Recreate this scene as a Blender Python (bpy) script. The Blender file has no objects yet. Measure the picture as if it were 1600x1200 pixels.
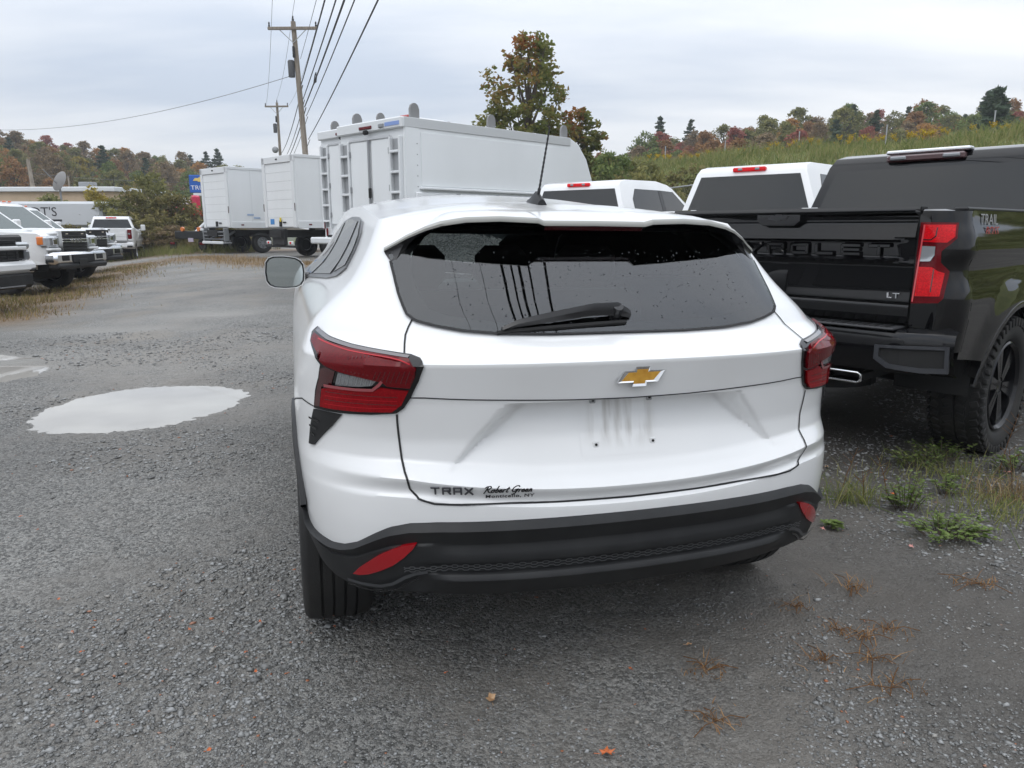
import bpy, bmesh, math, random
import numpy as np
from mathutils import Vector, Matrix, geometry
R_ = math.radians
random.seed(7); rng = np.random.default_rng(7)
scene = bpy.context.scene
COL = scene.collection

# ------------------------------------------------------------------ camera
cam_d = bpy.data.cameras.new("camera"); cam = bpy.data.objects.new("camera", cam_d); COL.objects.link(cam)
cam.location = (0, 0, 1.3685); cam.rotation_euler = (R_(90 - 11.83), 0, 0)
cam_d.sensor_fit = 'HORIZONTAL'; cam_d.sensor_width = 36.0; cam_d.lens = 36.0 * 1161.7 / 1600
cam_d.clip_start = 0.05; cam_d.clip_end = 3000
scene.camera = cam

# ------------------------------------------------------------------ sky and sun (overcast)
SUN_EL, SUN_AZ = 52, 205          # azimuth measured clockwise from +Y: behind the camera, a little to its left
wd = bpy.data.worlds.new("World"); scene.world = wd; wd.use_nodes = True
nt = wd.node_tree; nt.nodes.clear()
def N(t, **k):
    n = nt.nodes.new(t)
    for a, b in k.items(): setattr(n, a, b)
    return n
def LK(a, b): nt.links.new(a, b)
out = N('ShaderNodeOutputWorld'); bg = N('ShaderNodeBackground'); LK(bg.outputs[0], out.inputs[0])
bg.inputs['Strength'].default_value = 0.1
sky = N('ShaderNodeTexSky', sky_type='NISHITA'); sky.sun_disc = False
sky.sun_elevation = R_(SUN_EL); sky.sun_rotation = R_(SUN_AZ); sky.air_density = 1.2; sky.dust_density = 1.5
tc = N('ShaderNodeTexCoord'); sep = N('ShaderNodeSeparateXYZ'); LK(tc.outputs['Generated'], sep.inputs[0])
def M(op, a, b=None, c=None, clamp=False):
    n = N('ShaderNodeMath', operation=op); n.use_clamp = clamp
    for i, v in enumerate((a, b, c)):
        if v is None: continue
        if isinstance(v, (int, float)): n.inputs[i].default_value = v
        else: LK(v, n.inputs[i])
    return n.outputs[0]
zz = M('MAXIMUM', sep.outputs['Z'], 0.0)
zc = M('ADD', zz, 0.16)
cx_ = M('DIVIDE', sep.outputs['X'], zc); cy_ = M('DIVIDE', sep.outputs['Y'], zc)
cmb = N('ShaderNodeCombineXYZ'); LK(cx_, cmb.inputs[0]); LK(cy_, cmb.inputs[1])
n1 = N('ShaderNodeTexNoise'); n1.inputs['Scale'].default_value = 1.15; n1.inputs['Detail'].default_value = 5; n1.inputs['Roughness'].default_value = .5
mp = N('ShaderNodeMapping'); mp.inputs['Rotation'].default_value = (0, 0, .25); mp.inputs['Scale'].default_value = (.38, 1.0, 1); mp.inputs['Location'].default_value = (3.1, .4, 0)
LK(cmb.outputs[0], mp.inputs[0]); LK(mp.outputs[0], n1.inputs['Vector'])
rampn = N('ShaderNodeMapRange'); rampn.inputs['From Min'].default_value = .34; rampn.inputs['From Max'].default_value = .66; LK(n1.outputs['Fac'], rampn.inputs['Value'])
cl = N('ShaderNodeMix', data_type='RGBA'); LK(rampn.outputs[0], cl.inputs['Factor'])
cl.inputs['A'].default_value = (5.3, 5.95, 7.0, 1); cl.inputs['B'].default_value = (8.9, 9.05, 9.3, 1)
# overcast sky: luminance rises from horizon to zenith
grad = M('MULTIPLY_ADD', zz, 1.45, 0.86)
gm = N('ShaderNodeMix', data_type='RGBA', blend_type='MULTIPLY'); gm.inputs['Factor'].default_value = 1
cg = N('ShaderNodeCombineXYZ'); LK(grad, cg.inputs[0]); LK(grad, cg.inputs[1]); LK(grad, cg.inputs[2])
LK(cl.outputs['Result'], gm.inputs['A']); LK(cg.outputs[0], gm.inputs['B'])
sm = N('ShaderNodeMix', data_type='RGBA'); sm.inputs['Factor'].default_value = .93
LK(sky.outputs[0], sm.inputs['A']); LK(gm.outputs['Result'], sm.inputs['B']); LK(sm.outputs['Result'], bg.inputs['Color'])
sun_d = bpy.data.lights.new("sun", 'SUN'); sun_d.energy = .5; sun_d.angle = R_(35); sun_d.color = (1, .97, .93)
sun = bpy.data.objects.new("sun", sun_d); COL.objects.link(sun)
_d = Vector((math.sin(R_(SUN_AZ)) * math.cos(R_(SUN_EL)), math.cos(R_(SUN_AZ)) * math.cos(R_(SUN_EL)), math.sin(R_(SUN_EL))))
sun.rotation_euler = _d.to_track_quat('Z', 'Y').to_euler(); sun.location = (0, -20, 40)
vs = scene.view_settings
vs.view_transform = 'Standard'; vs.look = 'None'; vs.gamma = 1; vs.exposure = 0.18; vs.use_curve_mapping = False
scene.cycles.max_bounces = 8; scene.cycles.transparent_max_bounces = 12; scene.cycles.use_denoising = True
scene.cycles.caustics_reflective = False; scene.cycles.caustics_refractive = False

# ------------------------------------------------------------------ materials
def mat(name, col, rough=.5, metal=0, coat=0, spec=.5, **k):
    m = bpy.data.materials.new(name); m.use_nodes = True
    b = m.node_tree.nodes['Principled BSDF']
    b.inputs['Base Color'].default_value = (*col, 1); b.inputs['Roughness'].default_value = rough
    b.inputs['Metallic'].default_value = metal; b.inputs['Coat Weight'].default_value = coat
    b.inputs['Coat Roughness'].default_value = k.get('coat_rough', .03); b.inputs['Specular IOR Level'].default_value = spec
    return m
def node(m, t, **k):
    n = m.node_tree.nodes.new(t)
    for a, b in k.items(): setattr(n, a, b)
    return n
def lk(m, a, b): m.node_tree.links.new(a, b)
def bsdf(m): return m.node_tree.nodes['Principled BSDF']
def noise_col(m, c1, c2, scale, detail=4, lo=.35, hi=.65, coord='Object', rough=None, bump=None, stretch=None):
    """mix two colours by noise, plus optional fine bump"""
    t = node(m, 'ShaderNodeTexCoord'); n = node(m, 'ShaderNodeTexNoise'); n.inputs['Scale'].default_value = scale; n.inputs['Detail'].default_value = detail
    src = t.outputs[coord]
    if stretch:
        mpn = node(m, 'ShaderNodeMapping'); mpn.inputs['Scale'].default_value = stretch; lk(m, src, mpn.inputs[0]); src = mpn.outputs[0]
    lk(m, src, n.inputs['Vector'])
    r = node(m, 'ShaderNodeMapRange'); r.inputs['From Min'].default_value = lo; r.inputs['From Max'].default_value = hi; lk(m, n.outputs['Fac'], r.inputs['Value'])
    x = node(m, 'ShaderNodeMix', data_type='RGBA'); x.inputs['A'].default_value = (*c1, 1); x.inputs['B'].default_value = (*c2, 1)
    lk(m, r.outputs[0], x.inputs['Factor']); lk(m, x.outputs['Result'], bsdf(m).inputs['Base Color'])
    if rough:
        rr = node(m, 'ShaderNodeMapRange'); rr.inputs['To Min'].default_value = rough[0]; rr.inputs['To Max'].default_value = rough[1]
        lk(m, n.outputs['Fac'], rr.inputs['Value']); lk(m, rr.outputs[0], bsdf(m).inputs['Roughness'])
    if bump:
        n2 = node(m, 'ShaderNodeTexNoise'); n2.inputs['Scale'].default_value = bump[0]; n2.inputs['Detail'].default_value = 3; lk(m, src, n2.inputs['Vector'])
        bp = node(m, 'ShaderNodeBump'); bp.inputs['Strength'].default_value = bump[1]; bp.inputs['Distance'].default_value = bump[2]
        lk(m, n2.outputs['Fac'], bp.inputs['Height']); lk(m, bp.outputs[0], bsdf(m).inputs['Normal'])
    return x
MT = {}
def paint(name, col, rough=.3, dirt=None, ds=3):
    m = mat(name, col, rough, coat=.8, coat_rough=.09)
    if dirt: noise_col(m, col, dirt, ds, 6, .45, .85)
    # dark trim on the inside of the shell
    nt_ = m.node_tree; o = [n for n in nt_.nodes if n.type == 'OUTPUT_MATERIAL'][0]
    g = node(m, 'ShaderNodeNewGeometry'); mx = node(m, 'ShaderNodeMixShader'); d = node(m, 'ShaderNodeBsdfDiffuse'); d.inputs[0].default_value = (.03, .03, .032, 1)
    lk(m, g.outputs['Backfacing'], mx.inputs[0]); lk(m, bsdf(m).outputs[0], mx.inputs[1]); lk(m, d.outputs[0], mx.inputs[2]); lk(m, mx.outputs[0], o.inputs[0])
    return m
MT['white'] = paint('white_paint', (.735, .74, .74), .3, (.67, .67, .665), 2.2)
MT['white2'] = paint('white_truck_paint', (.75, .755, .755), .35, (.68, .685, .685), 1.6)
MT['black'] = mat('black_paint', (.003, .003, .0035), .035, spec=.5)
MT['plastic'] = mat('black_plastic', (.018, .019, .02), .5, spec=.35); noise_col(MT['plastic'], (.013, .0135, .0145), (.024, .0245, .025), 9, 5, .4, .8, bump=(900, .25, .0004))
MT['gloss_black'] = mat('gloss_black', (.006, .006, .007), .08)
MT['trim'] = mat('window_trim', (.012, .012, .013), .25)
MT['dark'] = mat('shadow_black', (.012, .012, .012), .8)
MT['rubber'] = mat('tyre_rubber', (.022, .021, .02), .8); noise_col(MT['rubber'], (.011, .011, .011), (.028, .026, .023), 6, 6, .4, .8, bump=(160, .5, .002))
MT['alloy'] = mat('alloy_rim', (.55, .56, .58), .28, .9)
MT['alloy_black'] = mat('black_rim', (.006, .006, .007), .16, spec=.4)
MT['chrome'] = mat('chrome', (.8, .81, .82), .07, 1)
MT['gold'] = mat('gold_fill', (.52, .27, .035), .33, .35); noise_col(MT['gold'], (.44, .21, .025), (.62, .34, .05), 40, 3, .3, .7)
MT['red'] = mat('red_lens', (.115, .001, .004), .07, spec=.28)
MT['red_low'] = mat('lower_red_lens', (.22, .0015, .005), .07, spec=.25)
MT['red_dark'] = mat('dark_red_lens', (.05, .004, .006), .08, coat=1.0)
MT['red_bright'] = mat('bright_red_lens', (.60, .004, .009), .08, spec=.35)
MT['reflector'] = mat('reflector_red', (.30, .002, .007), .15, coat=.6)
MT['lens_clear'] = mat('clear_lens', (.24, .25, .26), .12, .4, coat=.5)
MT['lens_head'] = mat('headlamp_glass', (.46, .48, .50), .06, .6, coat=1.0)
MT['amber'] = mat('amber_lens', (.65, .16, .01), .12, coat=1)
for k, s in (('red', 220), ('red_low', 200), ('red_dark', 220), ('lens_clear', 260), ('red_bright', 120)):      # moulded optics behind the lens
    m_ = MT[k]; c_ = tuple(bsdf(m_).inputs['Base Color'].default_value)[:3]
    noise_col(m_, tuple(v * .8 for v in c_), tuple(min(1, v * 1.2) for v in c_), s, 1, .3, .7)
MT['grey'] = mat('grey_metal', (.28, .29, .30), .45, .4)
MT['aluminium'] = mat('aluminium_trim', (.56, .57, .58), .4, .5)
MT['steel'] = mat('galvanised_steel', (.38, .39, .40), .5, .6)
MT['letters'] = mat('grey_letters', (.10, .10, .11), .35, .6)
MT['ink'] = mat('black_ink', (.006, .006, .008), .5)
MT['seam'] = mat('panel_gap', (.02, .02, .021), .8)
MT['silver'] = mat('silver_letters', (.7, .7, .72), .2, .9)
MT['box'] = mat('box_panel_white', (.76, .78, .79), .45, coat=.3); noise_col(MT['box'], (.78, .80, .81), (.69, .71, .715), .7, 5, .35, .75, stretch=(1, 1, .25))
MT['box_trim'] = mat('box_trim_white', (.68, .70, .71), .45)
MT['interior'] = mat('seat_fabric', (.02, .02, .021), .85)
MT['wood'] = mat('weathered_pole', (.20, .165, .13), .85); noise_col(MT['wood'], (.15, .125, .10), (.29, .25, .20), 7, 5, .3, .7, stretch=(4, 4, .3), bump=(30, .4, .01))
MT['wire'] = mat('black_cable', (.02, .02, .022), .6)
MT['wire_thin'] = mat('grey_cable', (.10, .10, .105), .6)
MT['blue'] = mat('sign_blue', (.01, .10, .42), .4)
MT['sticker_blue'] = mat('blue_sticker', (.03, .22, .55), .4)
MT['sign_white'] = mat('sign_white', (.8, .8, .8), .4)
MT['redpaint'] = mat('red_machine_paint', (.42, .03, .02), .4, coat=.4); MT['pink'] = mat('magenta_red_paint', (.55, .03, .09), .4)
MT['tan'] = mat('tan_wall', (.50, .38, .25), .8); noise_col(MT['tan'], (.46, .35, .23), (.56, .43, .30), 1.2, 4)
MT['dirt_panel'] = None
def glass(name, tint, ior=1.5, rough=0.0, bumpy=False):
    m = bpy.data.materials.new(name); m.use_nodes = True; nt_ = m.node_tree; nt_.nodes.clear()
    o = node(m, 'ShaderNodeOutputMaterial'); t = node(m, 'ShaderNodeBsdfTransparent'); t.inputs[0].default_value = (*tint, 1)
    g = node(m, 'ShaderNodeBsdfGlossy'); g.inputs['Roughness'].default_value = rough; g.inputs['Color'].default_value = (.97, .98, 1, 1)
    f = node(m, 'ShaderNodeFresnel'); f.inputs['IOR'].default_value = ior; mx = node(m, 'ShaderNodeMixShader')
    lk(m, f.outputs[0], mx.inputs[0]); lk(m, t.outputs[0], mx.inputs[1]); lk(m, g.outputs[0], mx.inputs[2]); lk(m, mx.outputs[0], o.inputs[0])
    return m
MT['glass_rear'] = glass('privacy_glass', (.50, .56, .55), 1.75)
MT['glass_clear'] = glass('clear_glass', (.62, .72, .69), 1.5)
MT['glass_dark'] = mat('dark_glass', (.010, .012, .013), .02, spec=.75)
MT['glass_teal'] = mat('teal_glass', (.05, .075, .072), .03, spec=.7)
MT['mirror'] = mat('mirror_glass', (.60, .66, .66), .03, 1)

# ------------------------------------------------------------------ mesh helpers
class MB:
    def __init__(s): s.v = []; s.f = []
    def add(s, vs, fs, mtx=None):
        b = len(s.v)
        s.v += [tuple(mtx @ Vector(p)) for p in vs] if mtx is not None else [tuple(p) for p in vs]
        s.f += [tuple(b + i for i in f) for f in fs]; return s
    def box(s, c, d, ch=0.0, mtx=None):
        """box centred at c, size d, chamfer ch"""
        x, y, z = (q / 2 for q in d); ch = min(ch, x * .95, y * .95, z * .95)
        if ch <= 0:
            vs = [(i * x, j * y, k * z) for i in (-1, 1) for j in (-1, 1) for k in (-1, 1)]
            fs = [(0, 1, 3, 2), (4, 6, 7, 5), (0, 4, 5, 1), (2, 3, 7, 6), (0, 2, 6, 4), (1, 5, 7, 3)]
        else:
            vs = []; idx = {}
            for i in (-1, 1):
                for j in (-1, 1):
                    for k in (-1, 1):
                        for a in range(3):
                            p = [i * (x - ch), j * (y - ch), k * (z - ch)]; p[a] = (i * x, j * y, k * z)[a]
                            idx[(i, j, k, a)] = len(vs); vs.append(tuple(p))
            fs = []
            for a in range(3):
                o = [b for b in range(3) if b != a]
                for sg in (-1, 1):
                    q = []
                    for (u, w) in ((-1, -1), (1, -1), (1, 1), (-1, 1)):
                        t = [0, 0, 0]; t[a] = sg; t[o[0]] = u; t[o[1]] = w; q.append(idx[(*t, a)])
                    if (sg > 0) == (a == 1): q.reverse()
                    fs.append(tuple(q))
                # edges along axis a
                for u in (-1, 1):
                    for w in (-1, 1):
                        t0 = [0, 0, 0]; t0[a] = -1; t0[o[0]] = u; t0[o[1]] = w; t1 = list(t0); t1[a] = 1
                        q = [idx[(*t0, o[0])], idx[(*t0, o[1])], idx[(*t1, o[1])], idx[(*t1, o[0])]]
                        fs.append(tuple(q))
            for i in (-1, 1):
                for j in (-1, 1):
                    for k in (-1, 1): fs.append((idx[(i, j, k, 0)], idx[(i, j, k, 1)], idx[(i, j, k, 2)]))
        vs = [(p[0] + c[0], p[1] + c[1], p[2] + c[2]) for p in vs]
        return s.add(vs, fs, mtx)
    def tube(s, pts, r, n=8, cap=True):
        pts = [Vector(p) for p in pts]; rs = r if isinstance(r, (list, tuple)) else [r] * len(pts)
        b = len(s.v); up = None
        for i, p in enumerate(pts):
            t = (pts[min(i + 1, len(pts) - 1)] - pts[max(i - 1, 0)]).normalized()
            if up is None:
                up = Vector((0, 0, 1)) if abs(t.z) < .9 else Vector((1, 0, 0))
            a = t.cross(up).normalized(); c = a.cross(t).normalized(); up = c
            for k in range(n):
                q = 2 * math.pi * k / n; s.v.append(tuple(p + (a * math.cos(q) + c * math.sin(q)) * rs[i]))
        for i in range(len(pts) - 1):
            for k in range(n):
                s.f.append((b + i * n + k, b + i * n + (k + 1) % n, b + (i + 1) * n + (k + 1) % n, b + (i + 1) * n + k))
        if cap:
            s.f.append(tuple(b + k for k in range(n - 1, -1, -1))); s.f.append(tuple(b + (len(pts) - 1) * n + k for k in range(n)))
        return s
    def lathe(s, prof, n=24, axis='x', c=(0, 0, 0), close=False):
        """prof: (along axis, radius)"""
        b = len(s.v)
        for h, r in prof:
            for k in range(n):
                q = 2 * math.pi * k / n; u, w = r * math.cos(q), r * math.sin(q)
                p = {'x': (h, u, w), 'y': (w, h, u), 'z': (u, w, h)}[axis]
                s.v.append((p[0] + c[0], p[1] + c[1], p[2] + c[2]))
        m = len(prof)
        for i in range(m if close else m - 1):
            j = (i + 1) % m
            for k in range(n): s.f.append((b + i * n + k, b + i * n + (k + 1) % n, b + j * n + (k + 1) % n, b + j * n + k))
        return s
    def grid(s, P, flip=False):
        """P[i][j] points"""
        b = len(s.v); n, m = len(P), len(P[0])
        for row in P: s.v += [tuple(float(x) for x in q) for q in row]
        for i in range(n - 1):
            for j in range(m - 1):
                q = (b + i * m + j, b + i * m + j + 1, b + (i + 1) * m + j + 1, b + (i + 1) * m + j)
                s.f.append(q[::-1] if flip else q)
        return s
    def prism(s, poly, x0, x1, plane='yz', mtx=None):
        """poly extruded between x0 and x1 (callables of the point allowed)"""
        n = len(poly); f0 = x0 if callable(x0) else (lambda p: x0); f1 = x1 if callable(x1) else (lambda p: x1)
        def P(a, p): return {'yz': (a, p[0], p[1]), 'xz': (p[0], a, p[1]), 'xy': (p[0], p[1], a)}[plane]
        vs = [P(f0(p), p) for p in poly] + [P(f1(p), p) for p in poly]
        tri = geometry.tessellate_polygon([[Vector((p[0], p[1], 0)) for p in poly]])
        fs = [tuple(t) for t in tri] + [tuple(n + i for i in t[::-1]) for t in tri]
        fs += [(i, (i + 1) % n, n + (i + 1) % n, n + i) for i in range(n)]
        return s.add(vs, fs, mtx)
    def panel(s, poly, fn, sp=.03, th=0.0, holes=(), nrm=None, lift=0.0):
        """polygon in parameter space filled by a triangulation, mapped by fn(u,w)->xyz; th = depth of the skirt behind it"""
        def dens(pl):
            o = []
            for i, p in enumerate(pl):
                q = pl[(i + 1) % len(pl)]; k = max(1, int(math.ceil(math.dist(p, q) / sp)))
                o += [(p[0] + (q[0] - p[0]) * t / k, p[1] + (q[1] - p[1]) * t / k) for t in range(k)]
            return o
        outer = dens(poly); hs = [dens(h) for h in holes]
        xs = [p[0] for p in outer]; ys = [p[1] for p in outer]; vin = []
        def inside(p, pl):
            c = False
            for i in range(len(pl)):
                a, b = pl[i], pl[i - 1]
                if (a[1] > p[1]) != (b[1] > p[1]) and p[0] < (b[0] - a[0]) * (p[1] - a[1]) / (b[1] - a[1]) + a[0]: c = not c
            return c
        nx = int((max(xs) - min(xs)) / sp); ny = int((max(ys) - min(ys)) / sp)
        for i in range(1, nx + 1):
            for j in range(1, ny + 1):
                p = (min(xs) + (max(xs) - min(xs)) * i / (nx + 1), min(ys) + (max(ys) - min(ys)) * j / (ny + 1))
                if inside(p, outer) and not any(inside(p, h) for h in hs): vin.append(p)
        allv = [Vector(p) for p in outer]; edges = [(i, (i + 1) % len(outer)) for i in range(len(outer))]
        for h in hs:
            b0 = len(allv); allv += [Vector(p) for p in h]; edges += [(b0 + i, b0 + (i + 1) % len(h)) for i in range(len(h))]
        allv += [Vector(p) for p in vin]
        r = geometry.delaunay_2d_cdt(allv, edges, [], 1, 1e-6)
        V2, F = r[0], r[2]
        F = [f for f in F if not any(inside((sum(V2[i].x for i in f) / 3, sum(V2[i].y for i in f) / 3), h) for h in hs)]
        b = len(s.v); e = 1e-4; pts = []
        for p in V2:
            q = Vector(fn(p.x, p.y))
            a = Vector(fn(p.x + e, p.y)) - Vector(fn(p.x - e, p.y)); c = Vector(fn(p.x, p.y + e)) - Vector(fn(p.x, p.y - e))
            nn = a.cross(c); nn = nn.normalized() if nn.length > 0 else Vector((0, -1, 0))
            if nrm is not None and nn.dot(Vector(nrm(q) if callable(nrm) else nrm)) < 0: nn = -nn
            pts.append((q, nn)); s.v.append(tuple(q + nn * lift))
        # orient faces along the normal
        bd = {}
        for f in F:
            A, B, C_ = (Vector(s.v[b + i]) for i in f[:3])
            if (B - A).cross(C_ - A).dot(pts[f[0]][1]) < 0: f = tuple(reversed(f))
            s.f.append(tuple(b + i for i in f))
            for i in range(len(f)):
                k = (f[i], f[(i + 1) % len(f)])
                if (k[1], k[0]) in bd: del bd[(k[1], k[0])]
                else: bd[k] = 1
        if th:
            low = {}
            for (i, j) in bd:
                for q in (i, j):
                    if q not in low: low[q] = len(s.v); s.v.append(tuple(pts[q][0] + pts[q][1] * (lift - th)))
                s.f.append((b + j, b + i, low[i], low[j]))
        return s
    def ribbon(s, pl, fn, w, lift, nrm, sp=.02):
        """thin strip along a polyline in parameter space"""
        d = [pl[0]]
        for p, q in zip(pl, pl[1:]):
            k = max(1, int(math.dist(p, q) / sp)); d += [(p[0] + (q[0] - p[0]) * t / k, p[1] + (q[1] - p[1]) * t / k) for t in range(1, k + 1)]
        P = [Vector(fn(*p)) for p in d]; b = len(s.v); e = 1e-4
        for i, p in enumerate(P):
            t = (P[min(i + 1, len(P) - 1)] - P[max(i - 1, 0)]).normalized()
            u, v_ = d[i]; nn = (Vector(fn(u + e, v_)) - Vector(fn(u - e, v_))).cross(Vector(fn(u, v_ + e)) - Vector(fn(u, v_ - e))).normalized()
            if nn.dot(Vector(nrm(p) if callable(nrm) else nrm)) < 0: nn = -nn
            a = nn.cross(t).normalized() * (w / 2)
            s.v += [tuple(p - a + nn * lift), tuple(p + a + nn * lift)]
        for i in range(len(P) - 1): s.f.append((b + 2 * i, b + 2 * i + 2, b + 2 * i + 3, b + 2 * i + 1))
        return s
    def build(s, name, m, parent=None, smooth=None, recalc=False, bevel=0):
        me = bpy.data.meshes.new(name); me.from_pydata(s.v, [], s.f); me.validate()
        if recalc or bevel:
            bm = bmesh.new(); bm.from_mesh(me)
            if recalc: bmesh.ops.recalc_face_normals(bm, faces=bm.faces)
            if bevel:
                bmesh.ops.remove_doubles(bm, verts=bm.verts, dist=1e-5)
                ed = [e for e in bm.edges if len(e.link_faces) == 2 and e.calc_face_angle(0) > R_(35)]
                bmesh.ops.bevel(bm, geom=ed, offset=bevel, segments=2, affect='EDGES', clamp_overlap=True, profile=.6)
            bm.to_mesh(me); bm.free()
        ob = bpy.data.objects.new(name, me); COL.objects.link(ob)
        ms = m if isinstance(m, list) else [m]
        for q in ms: me.materials.append(q)
        if smooth is not None:
            me.shade_smooth() if hasattr(me, 'shade_smooth') else None
            if smooth < 180 and hasattr(me, 'set_sharp_from_angle'): me.set_sharp_from_angle(angle=R_(smooth))
        if parent: ob.parent = parent
        return ob
def tag(o, label=None, cat=None, group=None, kind=None):
    if label: o['label'] = label
    if cat: o['category'] = cat
    if group: o['group'] = group
    if kind: o['kind'] = kind
    return o
def thing(name, label, cat, loc=(0, 0, 0), rz=0, group=None, ry=0):
    o = bpy.data.objects.new(name, None); COL.objects.link(o); o.location = loc; o.rotation_euler = (0, ry, rz); o.empty_display_size = .2
    return tag(o, label, cat, group)
def copy_tree(o, parent=None):
    c = o.copy(); COL.objects.link(c); c.parent = parent
    for ch in list(o.children): copy_tree(ch, c)
    return c
def text_mesh(name, body, size, m, parent, mtx, ext=.002, bev=0.0, shear=0, sx=1.0, align='CENTER', smooth=None, offset=0.0, spacing=1.0):
    cu = bpy.data.curves.new(name, 'FONT'); cu.body = body; cu.size = size; cu.extrude = ext; cu.bevel_depth = bev; cu.shear = shear
    cu.align_x = align; cu.align_y = 'CENTER'; cu.resolution_u = 3; cu.offset = offset; cu.space_character = spacing
    tmp = bpy.data.objects.new(name + '_tmp', cu); COL.objects.link(tmp); bpy.context.view_layer.update()
    me = bpy.data.meshes.new_from_object(tmp); bpy.data.objects.remove(tmp)
    for v in me.vertices: v.co.x *= sx
    me.transform(mtx); me.materials.clear(); me.materials.append(m)
    ob = bpy.data.objects.new(name, me); COL.objects.link(ob); ob.parent = parent; return ob
def itab(x, tab):
    if x <= tab[0][0]: return tab[0][1]
    for (a, b), (c, d) in zip(tab, tab[1:]):
        if x <= c: return b + (d - b) * (x - a) / (c - a)
    return tab[-1][1]
def sstep(a, b, x):
    t = min(1, max(0, (x - a) / (b - a))); return t * t * (3 - 2 * t)
# ================================================================== ground
def ssv(a, b, x):
    t = np.clip((x - a) / (b - a), 0, 1); return t * t * (3 - 2 * t)
_lat = rng.random((64, 64)).astype(float)
def vnoise(x, y):
    x = np.asarray(x, float); y = np.asarray(y, float)
    xi = np.floor(x).astype(int); yi = np.floor(y).astype(int); fx = x - xi; fy = y - yi
    fx = fx * fx * (3 - 2 * fx); fy = fy * fy * (3 - 2 * fy)
    g = lambda a, b: _lat[a % 64, b % 64]
    return (g(xi, yi) * (1 - fx) + g(xi + 1, yi) * fx) * (1 - fy) + (g(xi, yi + 1) * (1 - fx) + g(xi + 1, yi + 1) * fx) * fy
def fbm(x, y, o=4):
    s = 0; a = .5
    for k in range(o): s = s + a * vnoise(x * 2 ** k + 17.3 * k, y * 2 ** k + 9.1 * k); a *= .5
    return s
def gbase(x, y):
    s = y + .25 * x; u = np.maximum(0, s - 4.5); q = x + .45 * y
    z = .3 * (1 - np.exp(-u * u / (u + 2) / 7)) * ssv(-3, 2, q)
    z = z + .24 * np.exp(-((x + 3.6) ** 2 + (y - 20) ** 2) / 7)
    return z - .09 * ssv(-1, -4, q) * ssv(9, 15, y)
PUD = [(-3.58, 5.30), (-3.64, 5.72), (-3.58, 6.06), (-3.42, 6.37), (-3.12, 6.58), (-2.64, 6.55), (-2.34, 6.40), (-2.18, 6.15), (-2.17, 5.83), (-2.30, 5.42), (-2.54, 5.08), (-2.95, 4.95), (-3.28, 5.02)]
def poly_d(x, y, pl):
    """signed distance to a polygon, negative inside"""
    x = np.asarray(x, float); y = np.asarray(y, float); d = np.full(x.shape, 1e9); c = np.zeros(x.shape, bool)
    for i in range(len(pl)):
        (ax, ay), (bx, by) = pl[i], pl[i - 1]; ex, ey = bx - ax, by - ay
        t = np.clip(((x - ax) * ex + (y - ay) * ey) / (ex * ex + ey * ey), 0, 1); d = np.minimum(d, np.hypot(x - ax - t * ex, y - ay - t * ey))
        w = ((ay > y) != (by > y)) & (x < (bx - ax) * (y - ay) / (by - ay + 1e-12) + ax); c ^= w
    return np.where(c, -d, d)
PUD2 = [(-7.4, 7.0), (-6.6, 8.2), (-5.7, 8.25), (-5.15, 7.95), (-4.75, 7.45), (-4.55, 6.95), (-4.75, 6.55), (-5.6, 6.5), (-6.6, 6.5)]
def gz_arr(x, y, micro=True):
    z = gbase(x, y)
    d = poly_d(x, y, PUD) + .07 * (fbm(x * 2.2, y * 2.2, 3) - .45); d2 = poly_d(x, y, PUD2) + .15 * (fbm(x * 2, y * 2 + 5, 3) - .45)
    z = z - .045 * ssv(.16, -.30, d) - .045 * ssv(.16, -.30, d2)
    isl = np.hypot((x + 5.35) / .62, (y - 7.62) / .20); z = z + .048 * ssv(1.2, .5, isl)      # mud bank in the second puddle
    for (cx, cy, rx, ry, dp) in ((-5.2, 9.95, .55, .25, .02), (-4.5, 11.2, .7, .3, .022)):
        z = z - dp * ssv(1.3, .4, np.hypot((x - cx) / rx, (y - cy) / ry))
    if micro:
        f = np.exp(-np.maximum(0, np.hypot(x, y) - 6) / 12)
        z = z + (.030 * (fbm(x * .8, y * .8, 3) - .45) + f * (.012 * (fbm(x * 5, y * 5, 2) - .4) + .010 * (vnoise(x * 19, y * 19) - .5) + .006 * (vnoise(x * 41, y * 41) - .5))) * ssv(-.5, .2, np.minimum(d, d2) + .25)
    return z
def gz(x, y): return float(gz_arr(np.array([x]), np.array([y]), False)[0])
def axis(lo, hi, f0, f1, st, gr, far0, far1):
    a = list(np.arange(f0, f1, st)); s = st; x = a[-1]
    while x < far1: s *= gr; x += s; a.append(x)
    s = st; x = a[0]; p = []
    while x > far0: s *= gr; x -= s; p.append(x)
    return np.array(p[::-1] + a)
gx = axis(0, 0, -4.8, 4.2, .024, 1.05, -420, 420); gy = axis(0, 0, .9, 7.4, .024, 1.05, -160, 600)
GX, GY = np.meshgrid(gx, gy, indexing='ij'); GZ = gz_arr(GX, GY)
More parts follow.
